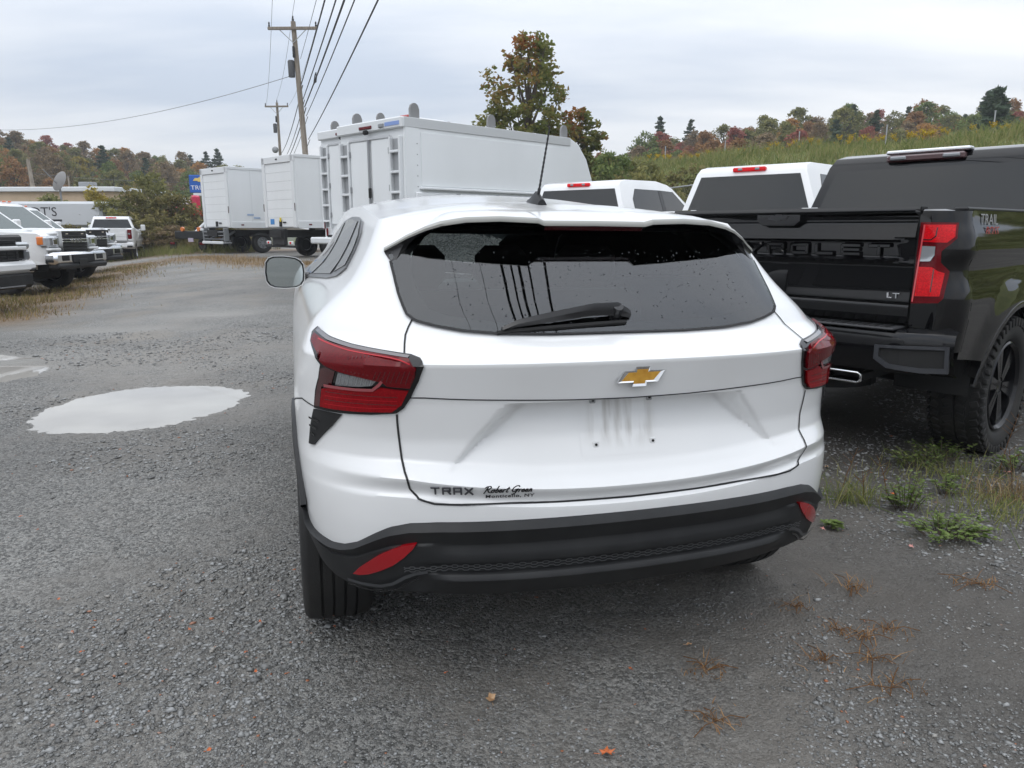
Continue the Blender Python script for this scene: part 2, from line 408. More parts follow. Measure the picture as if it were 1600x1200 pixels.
def grid_mesh(name, X, Y, Z, m, kind=None, smooth=True):
    n, k = X.shape; v = np.stack([X, Y, Z], -1).reshape(-1, 3); i = np.arange(n * k).reshape(n, k)
    f = np.stack([i[:-1, :-1], i[1:, :-1], i[1:, 1:], i[:-1, 1:]], -1).reshape(-1, 4)
    me = bpy.data.meshes.new(name); me.vertices.add(len(v)); me.vertices.foreach_set('co', v.ravel().astype(np.float32))
    me.loops.add(f.size); me.loops.foreach_set('vertex_index', f.ravel().astype(np.int32)); me.polygons.add(len(f))
    me.polygons.foreach_set('loop_start', np.arange(0, f.size, 4, dtype=np.int32)); me.update(calc_edges=True); me.validate()
    if smooth: me.shade_smooth()
    o = bpy.data.objects.new(name, me); COL.objects.link(o); me.materials.append(m)
    if kind: o['kind'] = kind
    return o
def mesh_np(name, v, f, m, parent=None, kind=None, attr=None, smooth=False):
    """v (n,3), f (m,k) arrays"""
    me = bpy.data.meshes.new(name); k = f.shape[1]
    me.vertices.add(len(v)); me.vertices.foreach_set('co', np.ascontiguousarray(v, np.float32).ravel())
    me.loops.add(f.size); me.loops.foreach_set('vertex_index', np.ascontiguousarray(f, np.int32).ravel()); me.polygons.add(len(f))
    me.polygons.foreach_set('loop_start', np.arange(0, f.size, k, dtype=np.int32)); me.update(calc_edges=True)
    if attr is not None:
        a = me.attributes.new('tint', 'FLOAT', 'FACE'); a.data.foreach_set('value', np.ascontiguousarray(attr, np.float32))
    if smooth: me.shade_smooth()
    o = bpy.data.objects.new(name, me); COL.objects.link(o); me.materials.append(m)
    if parent: o.parent = parent
    if kind: o['kind'] = kind
    return o
mg = mat('gravel_ground', (.1, .1, .1), .75, spec=.4)
def build_ground_mat(m):
    b = bsdf(m); t = node(m, 'ShaderNodeTexCoord'); P = t.outputs['Object']
    def noise(s, d=4, r=.5, vec=None):
        n = node(m, 'ShaderNodeTexNoise'); n.inputs['Scale'].default_value = s; n.inputs['Detail'].default_value = d; n.inputs['Roughness'].default_value = r; lk(m, vec or P, n.inputs['Vector']); return n.outputs['Fac']
    def rng_(v, a, c, lo=0, hi=1):
        r = node(m, 'ShaderNodeMapRange'); r.interpolation_type = 'SMOOTHSTEP'; r.inputs[1].default_value = a; r.inputs[2].default_value = c; r.inputs[3].default_value = lo; r.inputs[4].default_value = hi; lk(m, v, r.inputs[0]); return r.outputs[0]
    def mix(f, a, c, bt='MIX'):
        x = node(m, 'ShaderNodeMix', data_type='RGBA', blend_type=bt)
        for s, v in (('A', a), ('B', c)):
            if isinstance(v, tuple): x.inputs[s].default_value = (*v, 1)
            else: lk(m, v, x.inputs[s])
        if isinstance(f, (int, float)): x.inputs['Factor'].default_value = f
        else: lk(m, f, x.inputs['Factor'])
        return x.outputs['Result']
    def vor(s, ft='F1', out='Distance', rand=1):
        v = node(m, 'ShaderNodeTexVoronoi'); v.feature = ft; v.inputs['Scale'].default_value = s; v.inputs['Randomness'].default_value = rand; lk(m, P, v.inputs['Vector']); return v.outputs[out]
    def mth(op, a, c):
        n = node(m, 'ShaderNodeMath', operation=op)
        for i, v in enumerate((a, c)):
            if isinstance(v, (int, float)): n.inputs[i].default_value = v
            else: lk(m, v, n.inputs[i])
        return n.outputs[0]
    sep_ = node(m, 'ShaderNodeSeparateXYZ'); lk(m, P, sep_.inputs[0])
    big = noise(.45, 4); mid = noise(1.9, 5, .6)
    # crushed stone: per-stone grey, two sizes
    v1 = vor(88, 'F1', 'Color'); v2 = vor(210, 'F1', 'Color')
    sx1 = node(m, 'ShaderNodeSeparateColor'); lk(m, v1, sx1.inputs[0]); sx2 = node(m, 'ShaderNodeSeparateColor'); lk(m, v2, sx2.inputs[0])
    val = mth('ADD', mth('MULTIPLY', sx1.outputs[0], .55), mth('MULTIPLY', sx2.outputs[1], .45))
    stone = mix(rng_(val, .12, .95), (.070, .069, .065), (.33, .325, .305))
    stone = mix(rng_(sx1.outputs[2], .93, .97), stone, (.23, .215, .195))
    fines = mix(noise(40, 4), (.14, .13, .115), (.235, .218, .193))
    # damp brown fines show where traffic packed the lot
    pk = rng_(mth('ADD', mth('MULTIPLY', big, .6), mth('MULTIPLY', mid, .4)), .43, .60)
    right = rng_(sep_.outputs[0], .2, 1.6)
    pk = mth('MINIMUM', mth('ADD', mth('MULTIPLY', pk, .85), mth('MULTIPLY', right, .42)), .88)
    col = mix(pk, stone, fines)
    col = mix(mth('MULTIPLY', right, .62), col, (.050, .043, .036))  # brown earth on the right, deepened with painted contact shade beside the cars
    tr_ = noise(.9, 4, .6, None); col = mix(mth('MULTIPLY', rng_(tr_, .50, .66), mth('MULTIPLY', rng_(sep_.outputs[1], 6.5, 10), .55)), col, (.21, .185, .15))
    vv_ = rng_(noise(.33, 5, .62), .36, .66, .74, 1.16); cv_ = node(m, 'ShaderNodeCombineXYZ'); [lk(m, vv_, cv_.inputs[i]) for i in range(3)]; col = mix(1.0, col, cv_.outputs[0], 'MULTIPLY')
    # straw coloured ground along the row of parked trucks and by the box trucks
    def strip(ax, ay, bx, by, w, soft):
        ex, ey = bx - ax, by - ay; L2 = ex * ex + ey * ey
        dx = mth('SUBTRACT', sep_.outputs[0], ax); dy = mth('SUBTRACT', sep_.outputs[1], ay)
        tt = node(m, 'ShaderNodeClamp'); lk(m, mth('DIVIDE', mth('ADD', mth('MULTIPLY', dx, ex), mth('MULTIPLY', dy, ey)), L2), tt.inputs[0])
        rx = mth('SUBTRACT', dx, mth('MULTIPLY', tt.outputs[0], ex)); ry = mth('SUBTRACT', dy, mth('MULTIPLY', tt.outputs[0], ey))
        dd = mth('SQRT', mth('ADD', mth('MULTIPLY', rx, rx), mth('MULTIPLY', ry, ry)), 0)
        return rng_(mth('ADD', dd, mth('MULTIPLY', mid, 1.0)), w + .5 + soft, w + .5 - soft)
    s1 = strip(-8.2, 11.2, -14.0, 28, 1.0, .7); s2 = strip(-13, 30, -3.5, 19.5, 1.3, .8); s3 = strip(-24, 33, -10, 38, 3.0, 1.2)
    straw = mix(noise(7, 5, .65), (.105, .066, .036), (.24, .165, .09))
    sA = mth('MAXIMUM', mth('MAXIMUM', s1, s2), s3)
    col = mix(mth('MULTIPLY', sA, .9), col, straw)
    # light silt where puddles dried out
    silt = None
    for (cx, cy, rx, ry) in ((-5.2, 9.95, 1.05, .42), (-4.5, 11.2, 1.0, .5), (-5.5, 7.6, 1.25, .9)):
        q = mth('SQRT', mth('ADD', mth('POWER', mth('DIVIDE', mth('SUBTRACT', sep_.outputs[0], cx), rx), 2), mth('POWER', mth('DIVIDE', mth('SUBTRACT', sep_.outputs[1], cy), ry), 2)), 0)
        e = rng_(mth('ADD', q, mth('MULTIPLY', mid, 1.5)), 1.95, 1.0); silt = e if silt is None else mth('MAXIMUM', silt, e)
    col = mix(mth('MULTIPLY', silt, .75), col, (.27, .26, .24))
    far = rng_(sep_.outputs[1], 40, 60); col = mix(far, col, (.06, .07, .03))
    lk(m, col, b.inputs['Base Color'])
    rr = mix(pk, (.62, .62, .62), (.5, .5, .5)); rgb = node(m, 'ShaderNodeSeparateColor'); lk(m, rr, rgb.inputs[0]); lk(m, rgb.outputs[0], b.inputs['Roughness'])
    d1 = vor(88); d2 = vor(210); d3 = vor(460)
    h = mth('ADD', mth('MULTIPLY', d1, -.9), mth('ADD', mth('MULTIPLY', d2, -.45), mth('MULTIPLY', d3, -.25)))
    h = mth('MULTIPLY', h, mth('SUBTRACT', 1.0, mth('MULTIPLY', pk, .35)))
    bp = node(m, 'ShaderNodeBump'); bp.inputs['Strength'].default_value = .9; bp.inputs['Distance'].default_value = .010; lk(m, h, bp.inputs['Height']); lk(m, bp.outputs[0], b.inputs['Normal'])
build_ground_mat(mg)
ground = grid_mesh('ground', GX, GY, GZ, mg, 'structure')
# ---- standing water: flat sheets lying in the hollows of the lot
mw = mat('muddy_water', (.36, .345, .315), .02, spec=.5); bsdf(mw).inputs['IOR'].default_value = 1.33; noise_col(mw, (.33, .315, .29), (.42, .405, .37), 1.1, 3)
def water(pl, z, grow):
    c = (sum(p[0] for p in pl) / len(pl), sum(p[1] for p in pl) / len(pl)); P = [(c[0] + (p[0] - c[0]) * grow, c[1] + (p[1] - c[1]) * grow) for p in pl]
    b = MB(); b.v = [(p[0], p[1], z) for p in P]; b.f = [tuple(range(len(P) - 1, -1, -1))]; o = b.build('puddle_water', mw); o['kind'] = 'structure'
    n = o.data.polygons[0].normal
    if n.z < 0: o.data.flip_normals()
water(PUD, -.0125, 1.25); water(PUD2, float(gbase(np.array(-5.5), np.array(7.3))) - .013, 1.12)
# ---- loose crushed stone lying on the surface
def stones():
    n = 150000; r = rng.random(n); d = 1.2 * (11.0 / 1.2) ** (r ** .9); th = rng.uniform(-.78, .78, n); x = d * np.sin(th); y = d * np.cos(th)
    # thick where the lot is loose, thin where it is packed
    den = fbm(x * .9 + 3, y * .9, 4); loose = ssv(.40, .56, den) + .9 * np.exp(-((x + .35) / .75) ** 2 - ((y - 1.9) / .8) ** 2) + .5 * np.exp(-((x + 2.4) / 1.8) ** 2 - ((y - 5) / 1.5) ** 2)
    keep = rng.random(n) < np.clip(loose * .8 + .08, 0, 1) * np.where(x > .6, .8, 1)
    dd = np.minimum(poly_d(x, y, PUD), poly_d(x, y, PUD2)); keep &= dd > .02
    x, y, d = x[keep], y[keep], d[keep]; n = len(x); z = gz_arr(x, y)
    big = rng.random(n); s = (.0026 + .0042 * big ** 3 + .0035 * (big > .994)) * (1 + .12 * np.maximum(0, d - 2))
    s = s * (.75 + .55 * ssv(.45, .6, fbm(x * .9 + 3, y * .9, 4)))
    oc = np.array([(1, 0, 0), (0, 1, 0), (-1, 0, 0), (0, -1, 0), (.2, .1, .75), (-.1, -.2, -.6), (.7, .65, .35), (-.65, .6, .3)], float)
    F = np.array([(0, 6, 4), (6, 1, 4), (1, 7, 4), (7, 2, 4), (2, 3, 4), (3, 0, 4), (0, 1, 6), (1, 2, 7), (1, 0, 5), (2, 1, 5), (3, 2, 5), (0, 3, 5)])
    V = oc[None] * (1 + .9 * (rng.random((n, 8, 3)) - .5)) * s[:, None, None] * rng.uniform(.55, 1.6, (n, 1, 3)) * np.array([1, 1, .62])
    a = rng.uniform(0, 6.28, n); ca, sa = np.cos(a), np.sin(a)
    X = V[..., 0] * ca[:, None] - V[..., 1] * sa[:, None]; Y = V[..., 0] * sa[:, None] + V[..., 1] * ca[:, None]
    V = np.stack([X + x[:, None], Y + y[:, None], V[..., 2] + z[:, None] + s[:, None] * .12], -1).reshape(-1, 3)
    FF = (F[None] + (np.arange(n) * 8)[:, None, None]).reshape(-1, 3); ti = np.repeat(rng.random(n), 12)
    m = mat('crushed_stone', (.13, .14, .145), .6); at = node(m, 'ShaderNodeAttribute', attribute_name='tint'); cr = node(m, 'ShaderNodeValToRGB'); lk(m, at.outputs['Fac'], cr.inputs[0])
    e = cr.color_ramp.elements; e[0].color = (.10, .10, .097, 1); e[1].position = .955; e[1].color = (.315, .32, .318, 1)
    for p, c in ((.55, (.20, .202, .197, 1)), (.965, (.27, .255, .23, 1)), (.988, (.30, .29, .27, 1)), (.9945, (.32, .12, .055, 1))):
        k = cr.color_ramp.elements.new(p); k.color = c
    lk(m, cr.outputs[0], bsdf(m).inputs['Base Color'])
    mesh_np('gravel', V, FF, m, kind='stuff', attr=ti)
stones()
# ================================================================== the white crossover in the middle
SUV_POSE = ((.338, 1.9785, 0.0), R_(16.226), R_(.535))
suv = thing('crossover_car', 'white compact crossover seen from behind, tailgate without a number plate, black lower bumper', 'car', SUV_POSE[0], SUV_POSE[1], ry=SUV_POSE[2])
W_T = [(.2, .84), (.35, .865), (.5, .885), (.7, .902), (.85, .906), (.95, .898), (1.02, .88), (1.09, .845), (1.14, .79), (1.2, .725), (1.3, .665), (1.4, .62), (1.5, .56)]
RR_T = [(.2, .25), (.28, .12), (.34, .05), (.42, .03), (.47, .02), (.585, .010), (.614, .010), (.6185, .022), (.6245, .022), (.632, .022), (.664, .005), (.69, .036), (.715, .056), (.8, .062), (.905, .046), (.96, .032), (1.0165, .018), (1.045, .078), (1.073, .142), (1.12, .185), (1.4, .49), (1.5, .60)]
D_T = [(.2, .5), (.95, .55), (1.02, .52), (1.1, .42), (1.2, .28), (1.3, .2), (1.4, .17), (1.5, .17)]
def smooth_tab(tab, h, lo, hi, n=1300):
    zz_ = np.linspace(lo, hi, n); a = np.array(tab); y = np.interp(zz_, a[:, 0], a[:, 1]); k = max(1, int(h / (zz_[1] - zz_[0])))
    ker = np.hanning(2 * k + 3); ker /= ker.sum(); yp = np.concatenate([np.full(k + 1, y[0]) - 0, y, np.full(k + 1, y[-1])]); return zz_, np.convolve(yp, ker, 'valid')
_zw, _yw = smooth_tab(W_T, .05, .15, 1.55); _zr, _yr = smooth_tab(RR_T, .0045, .15, 1.55); _zd, _yd = smooth_tab(D_T, .05, .15, 1.55)
NSE = 2.8
_zs, _ys = smooth_tab(RR_T, .10, .15, 1.55)
def rec_depth(x, z):
    """pocket for the number plate"""
    ax = abs(x)
    if z > .9045 or z < .70: return 0.0
    dz = .068 * min(1, (z - .712) / .18) if z > .712 else 0
    xo = .355 + (.495 - .355) * (.905 - z) / .17
    d = max(0.0, min(dz, (xo - ax) * .95)); return d * sstep(.9045, .8985, z)
def SUV(u, z, rec=True):
    a = abs(u); sg = -1 if u < 0 else 1
    W = float(np.interp(z, _zw, _yw)); D = float(np.interp(z, _zd, _yd)); xq = W * math.sin(min(a, 1) * math.pi / 2)
    Rr = float(np.interp(z - .11 * min(xq, .62) ** 2 * sstep(.585, .625, z) * (1 - sstep(.72, .80, z)), _zr, _yr))
    if z < .86 and a > .42: Rr += (float(np.interp(z, _zs, _ys)) - Rr) * sstep(.44, .80, a) * (1 - sstep(.78, .86, z)) * .85
    s = math.sin(min(a, 1) * math.pi / 2); x = W * s
    y = Rr + D * (1 - max(0.0, 1 - s ** NSE) ** (1 / NSE)) + max(a - 1, 0)
    if a > 1: x -= .03 * max(0, (a - 1 - 1.6) / 2.0) ** 2 * (1 if z < 1.0 else 2.2)
    if rec and a < .45: y += rec_depth(x, z)
    return Vector((sg * x, y, z))
def SUVs(u, z): return SUV(u, z, False)
def suv_out(p): return Vector((p.x, (p.y - .9) if p.y < .9 else 0, .15))
ZT_T = [(0, 1.405), (.5, 1.402), (.8, 1.39), (1.0, 1.392), (1.4, 1.425), (1.9, 1.455), (2.5, 1.468), (3.0, 1.45), (3.3, 1.38), (3.9, 1.04), (4.3, .97), (4.75, .88)]
ZC_T = [(.45, 1.40), (.7, 1.432), (.9, 1.456), (1.4, 1.504), (2.0, 1.533), (2.6, 1.525), (3.1, 1.45), (3.75, 1.08), (4.1, 1.02), (4.45, .90)]
CT_T = [(0, .588), (.25, .590), (.42, .590), (.488, .585), (.543, .569), (.588, .545), (.647, .510), (.70, .4915), (.755, .4845), (.805, .487), (.868, .489), (.93, .50), (1.0, .56)]
CB_T = [(0, .338), (.33, .345), (.5, .350), (.674, .346), (.755, .365), (.82, .398), (.86, .44), (.90, .47), (1.0, .50)]
def suv_body():
    us = list(np.linspace(0, .52, 66)) + list(np.linspace(.535, .9, 26)) + list(np.linspace(.915, 1.0, 14)) + list(np.arange(1.05, 4.45, .05))
    us = [-u for u in us[:0:-1]] + us
    zv = sorted(set([round(q, 4) for q in list(np.linspace(.30, .58, 14)) + list(np.linspace(.6, .735, 24)) + list(np.linspace(.74, .89, 14)) + list(np.linspace(.893, .912, 9)) + list(np.linspace(.92, 1.0, 7)) + list(np.linspace(1.005, 1.15, 26)) + list(np.linspace(1.17, 1.40, 12))]))
    rows = []; NR = 14
    zmax = 1.40
    for u in us:
        a = abs(u); zt = itab(a, ZT_T); zlo = itab(a, CT_T) - .03 if a < 1 else .30; col = []
        for z in zv:
            q = z
            if z > 1.0: q = 1.0 + (z - 1.0) * (zt - 1.0) / (zmax - 1.0) if zt > 1.0 else 1.0 - (1.0 - zt) * (z - 1.0) / .4
            xq = float(np.interp(q, _zw, _yw)) * math.sin(min(a, 1) * math.pi / 2)
            q += .11 * min(xq, .62) ** 2 * sstep(.575, .61, z) * (1 - sstep(.72, .79, z))
            q = max(q, zlo) if a < 1 else q
            if zt <= 1.0: q = min(z, zt) if z <= 1.0 else zt
            col.append(SUV(u, q))
        e = col[-1]; yc = min(max(e.y, .62 + .38 * a if a < 1 else .98), 4.3)
        c = Vector((0, yc if a > 1 else .62 + .36 * a, 0)); c.z = itab(c.y, ZC_T)
        for k in range(1, NR + 1):
            t = k / NR; p = e.lerp(c, t); p.z = e.z + (c.z - e.z) * (1 - (1 - t) ** 2.2); col.append(p)
        rows.append(col)
    body = MB(); glassm = MB(); nz = len(zv); vi = {}
    glp = [(abs(p), q) for p, q in GL_HALF]
    for i, col in enumerate(rows): body.v += [tuple(p) for p in col]
    m = len(rows[0])
    for i in range(len(rows) - 1):
        for j in range(m - 1):
            q = (i * m + j, (i + 1) * m + j, (i + 1) * m + j + 1, i * m + j + 1)
            c = sum((Vector(body.v[t]) for t in q), Vector()) / 4; uu = (us[i] + us[i + 1]) / 2; a = abs(uu)
            if a > 1 and (c.y - .79) ** 2 + (c.z - .34) ** 2 < .385 ** 2 and c.z < .78: continue
            if a > 1 and (c.y - 3.49) ** 2 + (c.z - .34) ** 2 < .385 ** 2 and c.z < .78: continue
            if a < .66 and j < nz - 1 and 1.086 + .045 * (a / .5) ** 3 < c.z < 1.365 and a < min(.61, .52 + .2 * (c.z - 1.1) / .3) - .8 * max(0, c.z - 1.31): continue        # rear window opening
            if j >= nz - 1 and 2.98 < c.y < 3.62 and abs(c.x) < .56:
                b = len(glassm.v); glassm.v += [body.v[t] for t in q]; glassm.f.append((b, b + 1, b + 2, b + 3)); continue
            body.f.append(q)
    b = body.build('body_shell', MT['white'], suv, smooth=38)
    glassm.build('windscreen', MT['glass_clear'], suv, smooth=60)
    return b
GL_HALF = [(0, 1.073), (.158, 1.073), (.27, 1.0775), (.36, 1.086), (.43, 1.098), (.488, 1.110), (.525, 1.126), (.56, 1.152), (.6, 1.180), (.633, 1.206), (.665, 1.235), (.70, 1.265), (.73, 1.288), (.67, 1.325), (.60, 1.365), (.54, 1.384), (0, 1.392)]
GL_IN = [(0, 1.100), (.27, 1.106), (.41, 1.125), (.47, 1.142), (.51, 1.17), (.55, 1.20), (.585, 1.235), (.615, 1.29), (.57, 1.345), (.52, 1.368), (0, 1.375)]
def mir(h):
    return h + [(-a, b) for a, b in h[::-1] if abs(a) > 1e-6]
body = suv_body()
gl = MB().panel(mir(GL_HALF), SUVs, .03, 0, nrm=(0, -1, .3), lift=.0055).build('rear_window', MT['glass_rear'], suv, smooth=60)
MB().panel(mir(GL_HALF), SUVs, .02, .012, holes=[mir(GL_IN)], nrm=(0, -1, .3), lift=.003).build('window_surround', MT['trim'], suv, smooth=60)
# seal between glass and paint
MB().ribbon([(-a, b) for a, b in GL_HALF[-6::-1]] + GL_HALF[1:-5], SUVs, .008, .007, (0, -1, .3)).build('window_seal', MT['seam'], suv)
# rain drops standing on the glass
md = MB()
for k in range(400):
    u = random.uniform(-.52, .52); z = random.uniform(1.10, 1.30); 
    if abs(u) > .40 + .5 * (z - 1.1): continue
    if random.random() > .35 + .65 * sstep(1.09, 1.24, z): continue
    p = SUVs(u, z); e = 1e-3; nn = (SUVs(u + e, z) - SUVs(u - e, z)).cross(SUVs(u, z + e) - SUVs(u, z - e)).normalized()
    if nn.y > 0: nn = -nn
    t = nn.orthogonal().normalized(); w = nn.cross(t); r = random.choice((.0010, .0013, .0016, .002, .0027)); b_ = len(md.v)
    st = random.uniform(.9, 1.7)
    for lv, (rr, hh) in enumerate(((1, 0), (.75, .42))):
        for q in range(6):
            an = q * math.pi / 3; o = t * math.cos(an) * rr * r + w * math.sin(an) * rr * r
            o.z *= st; md.v.append(tuple(p + o + nn * (.0058 + hh * r)))
    md.v.append(tuple(p + nn * (.0058 + .6 * r)))
    for q in range(6): md.f.append((b_ + q, b_ + (q + 1) % 6, b_ + 6 + (q + 1) % 6, b_ + 6 + q)); md.f.append((b_ + 6 + q, b_ + 6 + (q + 1) % 6, b_ + 12))
tag(md.build('rain_drops', mat('water_drop', (.03, .034, .038), .03, spec=.6), gl, smooth=180), kind='stuff')
# ---- tailgate spoiler with brake lamp and side fins
SP = [(0, .345, 1.375), (.165, .345, 1.374), (.187, .333, 1.381), (.30, .345, 1.385), (.40, .362, 1.381), (.47, .378, 1.370), (.515, .392, 1.356), (.565, .418, 1.333), (.60, .44, 1.312), (.628, .455, 1.296)]
def sp_at(x):
    a = abs(x); xs = [p[0] for p in SP]; return float(np.interp(a, xs, [p[1] for p in SP])), float(np.interp(a, xs, [p[2] for p in SP]))
xsamp = sorted(set([round(q, 4) for q in list(np.linspace(-.628, .628, 90)) + [s * p[0] for p in SP for s in (-1, 1)]]))
def roof_z(x, y):
    zc_ = itab(y, ZC_T); return zc_ - .03 * (abs(x) / .5) ** 2.6
top = []; edge = []; und = []
for x in xsamp:
    y, z = sp_at(x); f = sstep(.40, .628, abs(x)); th = .016 * (1 - .35 * f)
    y1 = .655 - .10 * f; z1 = roof_z(x, y1) + .003 - .055 * f
    P0 = Vector((x, y, z)); P1 = Vector((x, y + .006, z + th)); P3 = Vector((x * (1 - .02 * f), y1, z1))
    row = [P1]
    for k in range(1, 9):
        t = k / 8; q = P1.lerp(P3, t); q.z += .011 * math.sin(math.pi * t) * (1 - f); row.append(q)
    top.append(row); edge.append([P0, Vector((x, y - .002, z + th * .5)), P1]); und.append([P0, Vector((x * .995, y + .05, z + .004 * (1 - f))), Vector((x * .985, .50 + .015 * f, 1.383 - .06 * f))])
sp = MB(); sp.grid(top, flip=True).build('spoiler', MT['white'], suv, smooth=40)
MB().grid(edge, flip=True).build('spoiler_edge', mat('grey_edge', (.36, .36, .335), .4), suv, smooth=60)  # plain grey strip along the rear lip of the spoiler
MB().grid(und).build('spoiler_underside', MT['trim'], suv, smooth=60)
MB().ribbon([(x, 0) for x in xsamp if abs(x) < .5], lambda x, w: Vector((x, .657 + w, roof_z(x, .657) + .004)), .005, .002, (0, 0, 1)).build('roof_gap', MT['seam'], suv)
bl = MB()
bl.grid([[(x, sp_at(x)[0] + .004, 1.3735), (x, sp_at(x)[0] + .012, 1.362)] for x in np.linspace(-.16, .16, 20)]); bl.build('high_brake_lamp', MT['red_dark'], suv)
for s in (-1, 1):
    fin = MB(); a = [Vector((s * .628, .455, 1.296)), Vector((s * .60, .44, 1.312)), Vector((s * .565, .418, 1.333)), Vector((s * .53, .40, 1.350)), Vector((s * .49, .385, 1.363))]
    b_ = [Vector(SUVs(s * q, w)) + Vector((0, -.006, .003)) for q, w in ((.722, 1.272), (.70, 1.266), (.675, 1.272), (.648, 1.30), (.60, 1.35))]
    fin.grid([[p.lerp(q, t / 5) + Vector((0, .012 * math.sin(math.pi * t / 5), 0)) for t in range(6)] for p, q in zip(a, b_)], flip=(s < 0))
    fin.build('spoiler_fin', MT['trim'], suv, smooth=50)
# ---- tail lamps
LO = [(.852, 1.080), (.76, 1.062), (.66, 1.050), (.56, 1.041), (.484, 1.034), (.462, 1.027), (.453, 1.013), (.457, .972), (.470, .925), (.484, .895), (.502, .879), (.57, .871), (.65, .867), (.72, .866), (.773, .866), (.770, .918), (.761, .958), (.766, .996), (.814, 1.018), (.864, 1.0425), (.877, 1.063)]
LU = [(.838, 1.060), (.76, 1.046), (.66, 1.036), (.56, 1.027), (.49, 1.020), (.470, 1.008), (.468, .985), (.474, .955), (.53, .958), (.545, .969), (.62, .980), (.68, .988), (.74, .999), (.80, 1.024), (.845, 1.044)]
LL = [(.477, .946), (.49, .905), (.512, .884), (.60, .879), (.70, .8765), (.735, .877), (.732, .93), (.70, .937), (.62, .938), (.565, .940), (.548, .952), (.53, .950)]
LR = [(.685, .946), (.683, .983), (.56, .9725), (.572, .955), (.61, .949)]
LS = [(.768, .874), (.742, .876), (.738, .935), (.70, .943), (.696, .985), (.735, .992), (.757, .985), (.752, .957)]
TRI = [(.775, .862), (.715, .863), (.66, .862), (.6965, .8244), (.7598, .7752), (.787, .754), (.815, .752), (.800, .80)]
for s in (-1, 1):
    S_ = lambda pl: [(s * a, b) for a, b in pl]
    lamp = MB().panel(S_(LO), SUVs, .014, .03, nrm=suv_out, lift=.006).build('tail_lamp', MT['gloss_black'], suv, smooth=35)
    MB().panel(S_(LU), SUVs, .012, .012, nrm=suv_out, lift=.0145).build('upper_lens', MT['red'], lamp, smooth=50)
    MB().panel(S_(LL), SUVs, .012, .010, nrm=suv_out, lift=.013).build('lower_lens', MT['red_low'], lamp, smooth=35)
    MB().panel(S_(LR), SUVs, .02, .005, nrm=suv_out, lift=.009).build('reverse_lens', MT['lens_clear'], lamp, smooth=35)
    MB().panel(S_(LS), SUVs, .02, .004, nrm=suv_out, lift=.0085).build('side_lens', MT['red_dark'], lamp, smooth=35)
    MB().ribbon(S_([(.842, 1.072), (.76, 1.055), (.66, 1.0435), (.56, 1.0345), (.49, 1.0275)]), SUVs, .012, .0085, suv_out).build('lamp_ledge', mat('lamp_ledge_grey', (.09, .08, .085), .15, coat=1), lamp)
    MB().ribbon(S_([(.72, .9425), (.61, .9435), (.566, .946), (.552, .96), (.545, .972)]), SUVs, .008, .0165, suv_out).build('lens_rib', mat('rib_lens', (.30, .06, .07), .1, coat=1), lamp)
    # moulded detail seen through the lenses
    bright = MT.setdefault('red_glow', mat('lit_red_lens', (.42, .012, .02), .12, spec=.3)); dk = MT['red_dark']
    for i, (z0, z1) in enumerate(((1.049, 1.012),)):
        MB().ribbon(S_([(.80, z0 - .001), (.66, z0 - .019), (.56, z0 - .027), (.485, z0 - .034)]), SUVs, .004, .0153, suv_out).build('light_bar', bright, lamp)
    for k in range(9): MB().ribbon(S_([(.47 + .012 * k, 1.004 - .002 * k + .0012 * k), (.474 + .012 * k, .966 + .0008 * k)]), SUVs, .0013, .0153, suv_out).build('lens_flute', dk, lamp)
    for k in range(7): MB().ribbon(S_([(.655 - .004 * k - .016 * k * .5, 1.018 + .0008 * k), (.66 - .012 * k, .992 - .001 * k)]), SUVs, .0018, .0153, suv_out).build('lens_flute', dk, lamp)
    for k in range(4): MB().ribbon(S_([(.50 + .0 * k, .895 + .011 * k), (.60, .891 + .012 * k), (.715, .889 + .012 * k)]), SUVs, .0016, .0138, suv_out).build('lens_flute', dk if k % 2 else bright, lamp)
    for k in range(8): MB().ribbon(S_([(.577 + .0135 * k, .9555 - .0006 * k), (.576 + .0135 * k, .972 + .001 * k)]), SUVs, .0018, .0098, suv_out).build('lens_flute', MT['grey'], lamp)
    vent = MB().panel(S_(TRI), SUVs, .02, .02, nrm=suv_out, lift=.006).build('lamp_vent', MT['plastic'], suv, smooth=35)
    for zz_ in (.835, .812, .79):
        MB().ribbon(S_([(.795, zz_), (.745 + (.835 - zz_) * .6, zz_ - .006)]), SUVs, .006, .010, suv_out).build('vent_rib', MT['trim'], vent)
# ---- panel gaps of the tailgate, tuck line
SE = [(.502, .875), (.4955, .80), (.4900, .722), (.480, .678), (.462, .652), (.425, .640), (.312, .6345), (.16, .628), (0, .6245)]
MB().ribbon(SE + [(-a, b) for a, b in SE[-2::-1]], SUV, .006, .0022, (0, -1, 0), sp=.005).build('tailgate_gap', MT['seam'], suv)
for s in (-1, 1): MB().ribbon([(s * .502, 1.116), (s * .502, 1.036)], SUVs, .005, .002, suv_out).build('tailgate_gap', MT['seam'], suv)
TK = [(.474, .923), (.44, .924), (.36, .920), (.253, .9155), (.12, .909), (0, .9065)]
MB().ribbon(TK + [(-a, b) for a, b in TK[-2::-1]], SUVs, .0035, .0015, (0, -1, 0)).build('tailgate_crease_gap', MT['seam'], suv)
for s in (-1, 1): MB().ribbon([(s * .777, .868), (s * .86, .877), (s * .93, .86), (s * 1.0, .83)], SUVs, .004, .0015, suv_out).build('bumper_gap', MT['seam'], suv)
